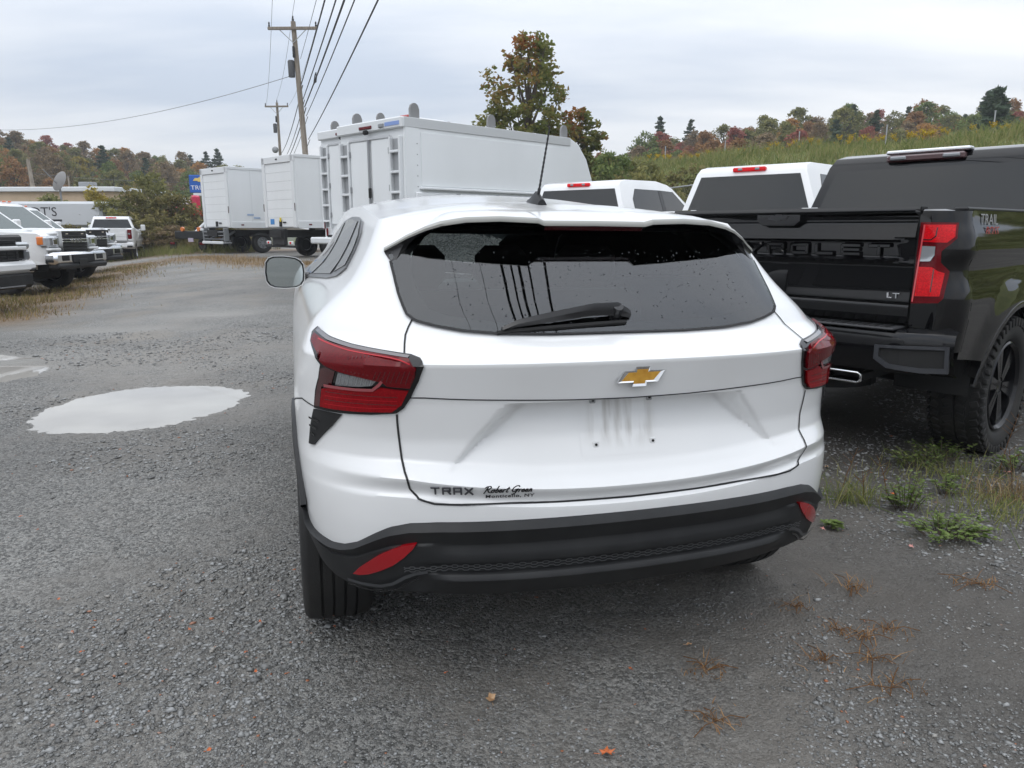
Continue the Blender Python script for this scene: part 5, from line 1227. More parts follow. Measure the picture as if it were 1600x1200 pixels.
# ---- black equipment trailer by the brush
tr = thing('equipment_trailer', 'low black equipment trailer with amber lamps and a white tube standing up from it', 'trailer', (-14.6, 34.6, gz(-14.6, 35)), -.5)
MB().box((0, 1.6, .78), (1.9, 3.2, .16), .02).build('deck', MT['plastic'], tr, recalc=True)
MB().box((0, -.05, .80), (2.1, .14, .36), .03).build('tail_panel', MT['plastic'], tr, recalc=True)
MB().box((.05, -.13, .58), (.34, .02, .17)).build('plate', mat('pale_plate', (.45, .40, .50), .5), tr)
for s in (-1, 1):
    a = MB(); a.tube([(s * .55 + .1, -.08, 1.06), (s * .55 + .1, -.17, 1.06)], .10, 12); a.build('amber_lamp', MT['amber'], tr)
    MB().box((s * 1.0 - .2, -.12, .32), (.42, .03, .30)).build('mud_flap', MT['dark'], tr)
    MB().box((s * 1.0 - .2, -.15, .42), (.30, .03, .10), .01).build('tail_lamp', MT['red'], tr, recalc=True)
    wheel(tr, s * .85, 1.4, .36, .24, s, .2, MT['grey'], 5, 2, split=False)
MB().tube([(-.1, .3, .9), (1.0, .9, 2.0)], .09, 10).build('white_tube', MT['box'], tr)
MB().box((-.2, .9, 1.0), (.8, .6, .3), .05).build('pump_box', MT['dark'], tr, recalc=True)
# ---- red machine beyond it
rd = thing('lift_machine', 'red lifting machine with white body far off beside the box truck', 'machine', (-18.9, 44.5, 0.3), -.4)
MB().box((.2, 0, 2.0), (3.4, .8, .55), .1).build('boom', MT['redpaint'], rd, recalc=True)
MB().box((-.5, .2, 2.55), (1.6, 1.0, .5), .15).build('engine_cover', MT['box'], rd, recalc=True)
MB().box((.75, -.1, 2.55), (.42, .5, .75), .1).build('mast', MT['pink'], rd, recalc=True)
MB().box((0, .2, 1.35), (2.6, 1.4, .6), .1).build('frame', MT['dark'], rd, recalc=True)
for x in (-1, 1): 
    for y in (-.5, .9): wheel(rd, x * 1.0, y, .55, .35, x, .3, MT['redpaint'], 5, 2, split=False)
# ---- dealer sign
sg = thing('dealer_sign', 'blue roadside sign with a yellow cross emblem over white lettering', 'sign', (-19.05, 47.0, .3), .15)
MB().box((.15, 0, 3.72), (1.55, .22, 1.05), .03).build('sign_panel', MT['blue'], sg, recalc=True)
e_ = MB(); e_.prism([(x * 6.0, y * 6.0) for x, y in bow((1, .8))], -.14, -.112, 'xz', Matrix.Translation((.05, 0, 3.98))); e_.build('sign_emblem', mat('sign_gold', (.75, .55, .15), .5), sg, recalc=True)
text_mesh('sign_letters', 'TRUCK', .36, MT['sign_white'], sg, Matrix.Translation((.12, -.118, 3.48)) @ Matrix.Rotation(R_(90), 4, 'X'), ext=.004, sx=1.15)
MB().box((.1, 0, 3.10), (1.1, .16, .16), .02).build('sign_strip', MT['sign_white'], sg, recalc=True)
MB().tube([(.1, .05, -.3), (.1, .05, 3.2)], .10, 10).build('post', MT['grey'], sg)
# ---- far left: vans, trailers and the building behind the parked trucks
bv = thing('box_van', 'white box van with rounded roof corner at the left picture edge', 'truck', (-17.0, 24.6, -.05), -R_(90), None)
MB().prism([(0, .5), (0, 2.6), (.15, 2.85), (.45, 2.98), (3.4, 2.98), (3.4, .5)], -1.1, 1.1).build('body', MT['box'], bv, recalc=True, bevel=.08, smooth=40)
MB().box((0, -.01, 2.62), (1.9, .03, .10), .01).build('header_strip', MT['grey'], bv, recalc=True)
for s in (-1, 1): wheel(bv, s * .95, 1.0, .4, .25, s, .22, MT['grey'], 5, 2, split=False)
bv.rotation_euler.z = R_(90) ; bv.location = (-17.9 , 25.6, -.05)
cv = thing('cargo_truck', 'white cargo truck with a grey roof fairing behind the work trucks', 'truck', (-27.6, 31.5, 0), -R_(80))
MB().box((0, 1.6, 1.75), (2.3, 4.4, 2.0), .05).build('cargo_box', MT['box'], cv, recalc=True)
MB().prism([(3.85, 1.9), (3.85, 2.75), (4.15, 2.78), (5.4, 2.35), (5.6, 2.1), (5.6, 1.9)], -1.1, 1.1).build('roof_fairing', MT['grey'], cv, recalc=True, bevel=.04)
MB().prism([(3.9, .6), (3.9, 1.95), (5.3, 1.9), (5.9, 1.35), (6.7, 1.2), (6.7, .6)], -1.0, 1.0).build('cab', MT['white2'], cv, recalc=True, bevel=.05)
for s in (-1, 1):
    for y in (.6, 5.9): wheel(cv, s * .95, y, .42, .26, s, .23, MT['grey'], 5, 2, split=False)
st = thing('semi_trailer', 'long pale grey trailer with dark lettering behind the parked trucks', 'trailer', (-26.3, 39.0, 0), 0)
MB().box((2.6, 0, 2.05), (6.6, 2.2, 1.25), .12).build('trailer_body', mat('pale_trailer', (.52, .54, .56), .5), st, recalc=True)
text_mesh('trailer_letters', "SCHMIDT'S", .62, MT['ink'], st, Matrix.Translation((2.1, -1.105, 2.15)) @ Matrix.Rotation(R_(90), 4, 'X'), ext=.002, sx=1.05)
MB().box((2.6, -1.105, 1.75), (2.6, .006, .10)).build('trailer_stripe', MT['ink'], st)
for x in (.2, 1.3, 5.2):
    w_ = MB(); w_.lathe([(-.15, .45), (-.15, .5), (.15, .5), (.15, .45)], 20, 'y', (x, -.9, .5)); w_.build('wheel', MT['rubber'], st)
fb = thing('flatbed_trailer', 'dark flatbed trailer with stake sides half hidden by bushes', 'trailer', (-24.6, 41.5, 0), .05)
MB().box((1.5, 0, 1.45), (5.4, 2.2, .25), .03).build('deck', MT['dark'], fb, recalc=True)
for k in range(6): MB().box((-1.0 + .95 * k, -1.05, 2.0), (.09, .07, 1.0), .01).build('stake', MT['grey'], fb, recalc=True)
for z in (1.85, 2.15, 2.46): MB().box((1.4, -1.1, z), (5.0, .04, .16), .008).build('side_board', mat('weathered_board', (.16, .15, .135), .8), fb, recalc=True)
for x in (0, 1.1, 3.2):
    w_ = MB(); w_.lathe([(-.15, .45), (-.15, .5), (.15, .5), (.15, .45)], 20, 'y', (x, -.9, .5)); w_.build('wheel', MT['rubber'], fb)
bd = thing('shop_building', 'low tan building with a flat white roof edge below the hill', 'building', (-31.5, 50, 0), -.05)
MB().box((1.8, 3, 1.85), (8.4, 7, 3.7)).build('wall', MT['tan'], bd)
MB().box((1.8, 3, 3.82), (8.8, 7.5, .30), .04).build('roof', MT['box_trim'], bd, recalc=True)
for x in (-1.2, .9, 3.0): 
    w_ = MB().box((x, -.52, 2.2), (1.3, .06, 1.0), .01).build('window', MT['glass_teal'], bd, recalc=True)
    MB().box((x, -.54, 1.64), (1.45, .12, .10), .01).build('sill', MT['box_trim'], w_, recalc=True)
MB().box((3.4, 1, 4.15), (.8, .8, .4), .03).build('roof_unit', MT['grey'], bd, recalc=True)
MB().box((5.0, -.53, 1.05), (1.0, .05, 2.1), .01).build('door', MT['box_trim'], bd, recalc=True)
ds = thing('satellite_dish', 'grey satellite dish tilted skywards above the tan building', 'dish', (-27.2, 46.0, 0), -.5)
d_ = MB(); d_.lathe([(0, .0), (.03, .3), (.08, .48), (.15, .62)], 28, 'y', (0, 0, 0)); do = d_.build('reflector', mat('dish_grey', (.20, .195, .19), .7), ds, smooth=60); do.location = (0, 0, 4.2); do.rotation_euler = (R_(-22), 0, 0)
MB().tube([(0, .12, 0), (0, .12, 4.2)], .06, 8).build('mast', MT['grey'], ds)
f_ = MB(); f_.tube([(0, -.05, 4.0), (0, -.75, 4.75)], .025, 6); f_.build('feed_arm', MT['grey'], ds)
# ================================================================== terrain, poles, wires, trees
mgrass = mat('bank_grass', (.07, .085, .03), .9); noise_col(mgrass, (.13, .165, .05), (.21, .215, .085), 1.3, 6, .3, .7, bump=(6, .8, .08))
mwood = mat('forest_floor', (.05, .045, .028), .95); noise_col(mwood, (.035, .034, .018), (.085, .06, .032), .25, 5)
# embankment: foot and crest lines run away to the left
EA = np.array([20.65, 30.0]); ED = np.array([-12.55, 17.0]); ED = ED / np.linalg.norm(ED); EN = np.array([ED[1], -ED[0]])       # EN points away from the lot
if EN[1] < 0: EN = -EN
def bank_z(s, t, x, y):
    base = gbase(x, y); f = ssv(58, 34, s); h = 5.1 * ssv(-13.5, 1.5, t) ** .9 * f
    h = h + .02 * np.maximum(0, t) * f
    w = .5 * (fbm(x * .22, y * .22, 4) - .45) * ssv(-13, -6, t) + .10 * (fbm(x * 1.2, y * 1.2, 3) - .45)
    return base * ssv(-2, -14, t) + h + w * f - .25 * (1 - ssv(-14.5, -12.5, t)) - 2.0 * ssv(50, 62, s)
ss = np.linspace(-45, 62, 260); tt = np.concatenate([np.linspace(-15.5, 3, 70), np.linspace(3.6, 70, 60)])
SS, TT = np.meshgrid(ss, tt, indexing='ij'); BX = EA[0] + ED[0] * SS + EN[0] * TT; BY = EA[1] + ED[1] * SS + EN[1] * TT
bank = grid_mesh('embankment', BX, BY, bank_z(SS, TT, BX, BY), mgrass, 'structure')
if bank.data.polygons[100].normal.z < 0: bank.data.flip_normals()
def bank_at(s, t):
    x, y = EA + ED * s + EN * t; return float(x), float(y), float(bank_z(np.array(s), np.array(t), np.array(x), np.array(y)))
# hills carrying the woods
def hill_left_z(x, y):
    az = np.degrees(np.arctan2(x, y)); crest = np.interp(az, [-60, -36, -31, -27, -20, -16, -10], [12.5, 11.6, 10.3, 8.6, 6.4, 1.5, 0])
    return crest * ssv(70, 152, np.hypot(x, y)) - 3 * ssv(185, 300, np.hypot(x, y)) - .4 + .8 * (fbm(x * .05, y * .05, 3) - .45)
hx_ = np.linspace(-260, -10, 90); hy_ = np.linspace(45, 300, 90); HX, HY = np.meshgrid(hx_, hy_, indexing='ij')
h_ = grid_mesh('hillside', HX, HY, hill_left_z(HX, HY) - 1.2 * ssv(62, 50, np.hypot(HX, HY)), mwood, 'structure')
if h_.data.polygons[10].normal.z < 0: h_.data.flip_normals()
def hill_right_z(x, y):
    az = np.degrees(np.arctan2(x, y)); crest = np.interp(az, [-4, 4, 10, 20, 27, 34, 45, 60], [0, 3.6, 7.4, 9.7, 9.9, 9.6, 10, 10])
    return crest * ssv(52, 108, np.hypot(x, y)) - .5
rx_ = np.linspace(-8, 190, 80); ry_ = np.linspace(44, 220, 70); RX, RY = np.meshgrid(rx_, ry_, indexing='ij')
h2 = grid_mesh('ridge', RX, RY, hill_right_z(RX, RY) - 1.0 * ssv(60, 48, np.hypot(RX, RY)), mwood, 'structure')
if h2.data.polygons[10].normal.z < 0: h2.data.flip_normals()
# ---- foliage
def leaf_mat(name, cols, trans=.35):
    m = mat(name, cols[0], .75, spec=.25); at = node(m, 'ShaderNodeAttribute', attribute_name='tint'); cr = node(m, 'ShaderNodeValToRGB'); lk(m, at.outputs['Fac'], cr.inputs[0])
    e = cr.color_ramp.elements; e[0].color = (*cols[0], 1); e[1].color = (*cols[-1], 1)
    for i, c in enumerate(cols[1:-1]): k = e.new((i + 1) / (len(cols) - 1)); k.color = (*c, 1)
    lk(m, cr.outputs[0], bsdf(m).inputs['Base Color'])
    o = [n for n in m.node_tree.nodes if n.type == 'OUTPUT_MATERIAL'][0]; tr = node(m, 'ShaderNodeBsdfTranslucent'); lk(m, cr.outputs[0], tr.inputs[0]); mx = node(m, 'ShaderNodeMixShader'); mx.inputs[0].default_value = trans
    lk(m, bsdf(m).outputs[0], mx.inputs[1]); lk(m, tr.outputs[0], mx.inputs[2]); lk(m, mx.outputs[0], o.inputs[0]); return m
LM = {
 'olive': leaf_mat('olive_leaves', [(0.104, 0.117, 0.039), (0.199, 0.199, 0.072), (0.309, 0.280, 0.099)]),
 'green': leaf_mat('green_leaves', [(0.080, 0.119, 0.039), (0.160, 0.210, 0.070), (0.280, 0.309, 0.099)]),
 'brown': leaf_mat('brown_leaves', [(0.139, 0.107, 0.064), (0.249, 0.183, 0.104), (0.339, 0.260, 0.150)]),
 'rust': leaf_mat('rust_leaves', [(0.169, 0.096, 0.044), (0.309, 0.169, 0.072), (0.399, 0.238, 0.099)]),
 'orange': leaf_mat('orange_leaves', [(0.260, 0.136, 0.039), (0.438, 0.230, 0.072), (0.450, 0.319, 0.110)]),
 'red': leaf_mat('red_leaves', [(0.189, 0.068, 0.055), (0.329, 0.110, 0.083), (0.419, 0.169, 0.119)]),
 'yellow': leaf_mat('yellow_leaves', [(0.174, 0.145, 0.029), (0.348, 0.275, 0.051), (0.435, 0.362, 0.087)]),
 'pine': leaf_mat('pine_needles', [(0.037, 0.061, 0.037), (0.064, 0.095, 0.058), (0.101, 0.132, 0.076)], .1),
 'mixed': leaf_mat('turning_leaves', [(.095, .125, .030), (.15, .175, .045), (.22, .21, .06), (.28, .17, .05), (.34, .125, .038)], .58),
 'brush': leaf_mat('brush_leaves', [(0.083, 0.078, 0.033), (0.157, 0.148, 0.052), (0.278, 0.242, 0.092), (0.223, 0.157, 0.083)]),
 'straw': leaf_mat('straw_blades', [(0.160, 0.109, 0.058), (0.319, 0.225, 0.116), (0.435, 0.334, 0.189)]),
 'grass': leaf_mat('grass_blades', [(.12, .165, .045), (.19, .225, .065), (.26, .26, .095), (.32, .29, .13)]),
 'weed': leaf_mat('weed_leaves', [(.10, .155, .035), (.16, .225, .06), (.22, .28, .10)]),
 'dry': leaf_mat('dry_blades', [(0.174, 0.087, 0.036), (0.348, 0.189, 0.080), (0.464, 0.290, 0.145)]),
}
MT['bark'] = mat('bark', (.09, .07, .055), .9)
def leaves(centres, per, spread, size, aspect=1.0, droop=0, seed=0):
    """many small leaf faces scattered round clump centres"""
    r = np.random.default_rng(seed); c = np.repeat(centres, per, 0); n = len(c); d = r.normal(size=(n, 3)); d /= np.linalg.norm(d, axis=1)[:, None]
    p = c + d * (spread * r.random(n) ** .5)[:, None] * np.array([1, 1, .75])
    a = r.normal(size=(n, 3)); a[:, 2] *= .6; a /= np.linalg.norm(a, axis=1)[:, None]; b = np.cross(a, r.normal(size=(n, 3))); b /= np.linalg.norm(b, axis=1)[:, None] + 1e-9
    s = size * r.uniform(.6, 1.4, n)[:, None]; a = a * s * aspect; b = b * s * .62
    v = np.stack([p - a, p + b - a * .1, p + a, p - b - a * .1], 1).reshape(-1, 3); f = np.arange(4 * n).reshape(n, 4)
    cl = np.repeat(r.random(len(centres)), per); t = np.clip(.55 * r.random(n) + .45 * cl, 0, 1); return v, f, t
def decid(h, w, n_cl, per, size, seed, base=.28, full=.7):
    """crown of clumps on limbs; returns crown arrays and a trunk builder"""
    r = np.random.default_rng(seed); limbs = []; cen = []
    for k in range(n_cl):
        u = r.random() ** .8; z = h * (base + (1 - base) * u); prof = math.sin(math.pi * min(1, .12 + .86 * (u ** .85))) ** full; a = r.uniform(0, 6.28); q = w * .5 * prof * math.sqrt(r.uniform(.12, 1))
        q *= 1 + .25 * math.sin(3 * a + seed) + .15 * math.sin(5 * a + 7 * u)
        cen.append((q * math.cos(a), q * math.sin(a), z))
    cen = np.array(cen); v, f, t = leaves(cen, per, w * .11, size, 1.0, seed=seed)
    b = MB(); b.tube([(0, 0, -.4), (.03 * w, .0, h * .3), (-.02 * w, .02 * w, h * .6), (0, 0, h * .93)], [h * .020, h * .015, h * .009, h * .002], 7)
    for k in range(0, n_cl, max(1, n_cl // 26)):
        c = cen[k]; z0 = max(h * .18, c[2] - .28 * h); b.tube([(0, 0, z0), (c[0] * .55, c[1] * .55, (z0 + c[2]) / 2 + .02 * h), tuple(c)], [h * .008, h * .005, h * .0015], 5, cap=False)
    return (v, f, t), b
def conifer(h, w, seed, n_lay=16, size=.32, sparse=1.0):
    r = np.random.default_rng(seed); V, T = [], []; b = MB(); b.tube([(0, 0, -.4), (0, 0, h * .5), (0, 0, h)], [h * .017, h * .010, .02], 6)
    cen = []
    for k in range(n_lay):
        u = (k + .5) / n_lay; z = h * (.16 + .84 * u); R0 = w * .5 * (1 - u) ** .9 * r.uniform(.7, 1.2) + .05; nb = int((9 - 4 * u) * sparse)
        for q in range(max(3, nb)):
            a = r.uniform(0, 6.28); R1 = R0 * r.uniform(.6, 1.1)
            b.tube([(0, 0, z), (R1 * math.cos(a), R1 * math.sin(a), z - .05 * R1 + .06 * h * .3)], [.035, .01], 4, cap=False)
            for e in np.linspace(.3, 1, 5): cen.append((R1 * e * math.cos(a), R1 * e * math.sin(a), z + .03 * R1 * e + .02 * h * .3 * e))
    v, f, t = leaves(np.array(cen), 10, .045 * w + .05, size, 1.5, seed=seed); return (v, f, t), b
def make_tree(name, label, cat, group, arrays, trunk, leafm, loc, rz=0, sc=(1, 1, 1)):
    o = thing(name, label, cat, loc, rz, group); o.scale = sc
    v, f, t = arrays; c = mesh_np('crown', v, f, leafm, o, attr=t); trunk.build('trunk', MT['bark'], o); return o
PROTO = {}
for i in range(5): PROTO['d%d' % i] = decid(9, 5.4 + .4 * i, 110, 30, .17, 30 + i, base=.15)
for i in range(3): PROTO['c%d' % i] = conifer(11, 6.4, 60 + i, 14, .19, .9)
SRC = {}
def put_tree(kind, col, x, y, z, sc, label, group, cat='tree'):
    key = kind
    nm = 'pine_tree' if kind[0] == 'c' else 'autumn_tree'
    if key not in SRC:
        (arr, tr) = PROTO[kind]; o = make_tree(nm, label, cat, group, arr, tr, LM[col], (x, y, z)); SRC[key] = o
        for c in o.children: c.material_slots[0].link = 'OBJECT'
        [c for c in o.children if c.name.startswith('crown')][0].material_slots[0].material = LM[col]; [c for c in o.children if c.name.startswith('trunk')][0].material_slots[0].material = MT['bark']
    else:
        s = SRC[key]; o = s.copy(); COL.objects.link(o)
        for ch in s.children:
            c = ch.copy(); COL.objects.link(c); c.parent = o
            if c.name.startswith('crown'): c.material_slots[0].material = LM[col]
    o['label'] = label; o['group'] = group; o['category'] = cat
    o.location = (x, y, z); o.rotation_euler = (0, 0, random.uniform(0, 6.28)); o.scale = (sc * random.uniform(.85, 1.15), sc * random.uniform(.85, 1.15), sc * random.uniform(.9, 1.12)); return o
WORD = {'olive': 'olive green', 'green': 'fresh green', 'brown': 'brown', 'rust': 'rust coloured', 'orange': 'orange', 'red': 'red', 'yellow': 'yellow', 'pine': 'dark'}
random.seed(21)
n_l = 0
for k in range(2500):
    if n_l >= 175: break
    az = random.uniform(-37, -17); d = 92 + 72 * random.random() ** .7
    x, y = d * math.sin(R_(az)), d * math.cos(R_(az)); z = float(hill_left_z(np.array(x), np.array(y))) - .3
    if az > -19 and d < 110: continue
    if not hasattr(put_tree, 'pts'): put_tree.pts = []
    if any((x - a) ** 2 + (y - b) ** 2 < 3.0 ** 2 for a, b in put_tree.pts): continue
    put_tree.pts.append((x, y)); n_l += 1
    con = random.random() < (.24 if (az > -23 and d > 125) else .10)
    col = 'pine' if con else random.choices(['olive', 'brown', 'rust', 'orange', 'red', 'green', 'yellow'], [36, 20, 16, 8, 4, 12, 4])[0]
    lab = ('dark pine tree among the autumn woods of the hill on the left' if con else '%s autumn tree in the woods covering the hill on the left' % WORD[col])
    put_tree(('c%d' % random.randrange(3)) if con else ('d%d' % random.randrange(5)), col, x, y, z, random.uniform(.50, .78) * (1.0 if con else 1), lab, ('dark pines' if con else WORD[col] + ' trees') + ' on the left hill')
n_r = 0; pts = []
for k in range(2500):
    if n_r >= 175: break
    az = random.uniform(2.5, 37); d = 66 + 52 * random.random() ** .8
    if az > 22: d = 84 + 34 * random.random()
    x, y = d * math.sin(R_(az)), d * math.cos(R_(az)); z = float(hill_right_z(np.array(x), np.array(y)))
    if any((x - a) ** 2 + (y - b) ** 2 < 2.3 ** 2 for a, b in pts): continue
    pts.append((x, y)); n_r += 1
    con = random.random() < .06
    col = 'pine' if con else random.choices(['olive', 'brown', 'rust', 'red', 'green', 'orange'], [32, 17, 18, 10, 15, 8])[0]
    lab = ('dark pine tree in the woods beyond the grassy bank' if con else '%s autumn tree in the woods beyond the grassy bank' % WORD[col])
    put_tree(('c%d' % random.randrange(3)) if con else ('d%d' % random.randrange(5)), col, x, y, z, random.uniform(.48, .72), lab, ('dark pines' if con else WORD[col] + ' trees') + ' beyond the bank')
# ---- the tall turning tree and its neighbour behind the service truck
def big_tree(name, label, loc, h, w, seed, n_cl, per, size, tip=None, base=.2):
    (v, f, t), b = decid(h, w, n_cl, per, size, seed, base=base, full=.42)
    c = v[f].mean(1); r = np.random.default_rng(seed + 1)
    red = np.clip((c[:, 2] / h - .62) * 2.2, 0, 1) * (c[:, 0] < .1 * w) + np.clip(c[:, 0] / w * 2 - .35, 0, 1) * .9
    t = np.clip(t * .66 + .62 * red * (r.random(len(t)) < .75), 0, 1); return make_tree(name, label, 'tree', None, (v, f, t), b, LM['mixed'], loc)
big_tree('autumn_tree', 'tall sparse tree with green leaves turning rust red at its top, behind the service truck', (.72, 34, .2), 9.0, 3.9, 5, 185, 40, .105, base=.2)
big_tree('autumn_tree', 'smaller yellow green tree leaning out beside the tall turning tree, behind the truck nose', (2.9, 35, .2), 6.2, 3.0, 9, 110, 40, .11, base=.1)
# ---- pines on the crest of the bank
for i, (px_, py_, hh, ww, lab) in enumerate(((34.0, 55.0, 4.5, 3.9, 'larger of two pines on top of the grassy bank, layered dark branches'), (38.2, 55.5, 4.1, 3.6, 'smaller pine on top of the grassy bank, cut by the right picture edge'))):
    arr, tr_ = conifer(hh, ww, 80 + i, 11, .17, .9); z = 6.2 + (.2 if i == 0 else .2); make_tree('pine_tree', lab, 'tree', None, arr, tr_, LM['pine'], (px_, py_, z))
# ---- bushes
BUSH = {}
def bush(label, group, loc, h, w, col, seed, per=34, size=.075, ncl=64, name='bush'):
    k = (seed, per, size, ncl)
    if k not in BUSH:
        r = np.random.default_rng(seed); cen = []
        for q in range(ncl):
            u = r.random() ** .7; a = r.uniform(0, 6.28); R0 = .5 * math.sqrt(r.random()) * (1 - .55 * u ** 2) * (1 + .3 * math.sin(3 * a + seed)); cen.append((R0 * math.cos(a), R0 * math.sin(a), .08 + .9 * u * (1 - .25 * R0 * 2)))
        BUSH[k] = (leaves(np.array(cen), per, .10, size / 3.2, 1.2, seed=seed), cen)
    (v, f, t), cen = BUSH[k]; o = thing(name, label, 'bush', loc, random.uniform(0, 6), group); s = np.array([w, w, h]); mesh_np('foliage', v * s, f, LM[col], o, attr=t)
    b = MB()
    for q in cen[::3]: b.tube([(q[0] * w * .15, q[1] * w * .15, -.2), (q[0] * w * .6, q[1] * w * .6, q[2] * h * .55), (q[0] * w, q[1] * w, q[2] * h * 1.03)], [.022, .015, .005], 4, cap=False)
    b.build('stems', MT['bark'], o); return o
random.seed(5)
for i, (az, d, h, w, col) in enumerate(((-29.5, 44, 2.2, 2.6, 'brush'), (-27.6, 43, 3.0, 3.0, 'olive'), (-26.2, 43.5, 3.6, 3.0, 'brush'), (-25.2, 45, 4.4, 3.2, 'olive'), (-24.3, 43.5, 3.2, 2.8, 'brush'), (-23.4, 44, 3.4, 3.0, 'brush'), (-22.6, 45, 2.3, 2.6, 'brown'), (-21.4, 43, 1.9, 2.6, 'brush'), (-25.6, 41.5, 2.0, 2.4, 'brush'), (-24.4, 41.2, 1.6, 2.6, 'brown'), (-22.9, 42, 1.5, 2.4, 'brush'), (-31.2, 47, 3.2, 3.4, 'olive'), (-28.6, 48, 3.6, 3.2, 'yellow'), (-20.2, 44, 2.2, 2.4, 'brush'))):
    nm = {'brush': 'tangled brown green', 'olive': 'olive green', 'brown': 'bare brown', 'yellow': 'yellow green'}[col]
    bush('%s autumn bush in the thicket behind the left hand parked pickup' % nm, nm + ' bushes of the thicket', (d * math.sin(R_(az)), d * math.cos(R_(az)), 0), h, w, col, 100 + i % 4)
for i, (x, y, h, w, col) in enumerate(((3.6, 27.0, 3.0, 2.8, 'brush'), (5.2, 29.5, 3.6, 3.0, 'olive'), (5.6, 26.5, 2.4, 2.4, 'brush'), (4.2, 32, 4.4, 3.2, 'green'), (7.6, 33, 3.4, 3.4, 'olive'), (2.6, 30, 3.2, 2.6, 'brown'), (8.6, 37, 4.2, 3.8, 'brush'), (6.4, 38, 4.6, 4.0, 'olive'), (3.4, 38, 4.4, 3.6, 'brush'))):
    nm = {'brush': 'tangled brown green', 'olive': 'olive green', 'brown': 'bare brown', 'green': 'fresh green'}[col]
    bush('%s bush at the foot of the grassy bank behind the white pickups' % nm, nm + ' bushes below the bank', (x, y, .2), h, w, col, 104 + i % 4)
# ---- grass on the bank, reeds, straw along the lot
def blades(x, y, z, h, w, lean, seed, m, name, parent=None, kind='stuff'):
    r = np.random.default_rng(seed); n = len(x); a = r.uniform(0, 6.28, n); b = r.uniform(0, 6.28, n); dx, dy = np.cos(a) * w / 2, np.sin(a) * w / 2; l = lean * r.random(n) * h; lx_, ly_ = np.cos(b) * l, np.sin(b) * l
    P = lambda f, g, k: np.stack([x + dx * f + lx_ * g, y + dy * f + ly_ * g, z + h * k], -1)
    v = np.stack([P(-1, 0, -.05), P(1, 0, -.05), P(.8, .35, .6), P(-.8, .35, .6), P(0, 1, 1)], 1).reshape(-1, 3)
    i = np.arange(n)[:, None] * 5; f4 = i + np.array([[0, 1, 2, 3]]); f3 = i + np.array([[3, 2, 4]]); f = np.concatenate([np.stack([f4[:, 0], f4[:, 1], f4[:, 2]], 1), np.stack([f4[:, 0], f4[:, 2], f4[:, 3]], 1), f3]); cl = r.random(n)
    return mesh_np(name, v, f, m, parent, kind, attr=np.concatenate([cl, cl, cl]))
n = 90000; s_ = rng.uniform(-16, 46, n); t_ = rng.uniform(-13, 3, n); x_b = EA[0] + ED[0] * s_ + EN[0] * t_; y_b = EA[1] + ED[1] * s_ + EN[1] * t_
cl = fbm(x_b * .8, y_b * .8, 4); blades(x_b, y_b, bank_z(s_, t_, x_b, y_b), rng.uniform(.16, .5, n) * (.55 + 1.2 * ssv(.35, .62, cl)), rng.uniform(.02, .05, n), 1.2, 3, LM['grass'], 'grass')
def tuft_clump(label, group, loc, n, h, rad, m, seed, name='reed_clump', w=.03):
    r = np.random.default_rng(seed); o = thing(name, label, 'plant', loc, 0, group); x = r.normal(0, rad * .4, n); y = r.normal(0, rad * .4, n)
    blades(x, y, np.zeros(n), h * r.uniform(.5, 1.1, n), np.full(n, w), .8, seed, m, 'leaf_blades', o, 'stuff'); return o
for i, (x, y, h) in enumerate(((4.9, 25.2, 1.9), (6.0, 25.0, 2.3), (7.0, 26.6, 2.0), (3.9, 24.6, 1.5))):
    tuft_clump('clump of tall arching reeds behind the white pickups', 'reeds behind the white pickups', (x, y, .2), 160, h, 1.0, LM['grass'], 40 + i, w=.05)
def strip_pts(ax, ay, bx, by, w, n):
    t = rng.random(n); o = rng.normal(0, w, n); ex, ey = bx - ax, by - ay; L = math.hypot(ex, ey); return ax + ex * t - ey / L * o, ay + ey * t + ex / L * o
for nm_, (a, b_, c, d, w, n, h, m) in {'straw': (-8.3, 11.0, -14.0, 28, .75, 9000, .07, 'straw'), 'weeds': (-8.6, 11.2, -13.5, 26, .7, 4200, .15, 'brush'), 's3': (-13, 30, -3.5, 19.0, .9, 6000, .14, 'straw'), 's4': (-22, 35, -12, 36.5, 1.6, 9000, .5, 'grass'), 's5': (-20, 37, -12, 39, 1.4, 5000, .8, 'brush')}.items():
    x, y = strip_pts(a, b_, c, d, w, n); k = fbm(x * 1.3, y * 1.3, 3) > .40; x, y = x[k], y[k]; blades(x, y, gz_arr(x, y, False), rng.uniform(.3, 1, len(x)) * h, rng.uniform(.006, .016, len(x)), 1.1, 7, LM[m], 'dry_grass')
# goldenrod on the crest
gv, gf, gt = leaves(np.array([(.06 * math.cos(a) * q, .06 * math.sin(a) * q, .62 + .07 * q) for q in range(4) for a in (0, 1.5, 3, 4.6)]), 4, .09, .05, seed=3)
g0 = thing('goldenrod', '', 'plant'); mesh_np('flower_plume', gv, gf, leaf_mat('goldenrod_flowers', [(.30, .20, .01), (.45, .32, .02), (.55, .40, .04)]), g0, attr=gt)
q = MB(); q.tube([(0, 0, -.1), (0, 0, .68)], .012, 4); 
q.build('stem', LM['green'], g0)
random.seed(11)
for i in range(130):
    s = random.uniform(-14, 34); x, y, z = bank_at(s, random.gauss(1.0, .8)); o = g0 if i == 0 else copy_tree(g0); o.location = (x, y, z - .03); o.scale = [random.uniform(.45, .85)] * 3; o.rotation_euler.z = random.uniform(0, 6)
    tag(o, 'yellow goldenrod plant flowering along the crest of the grassy bank', 'plant', 'goldenrods on the bank crest')
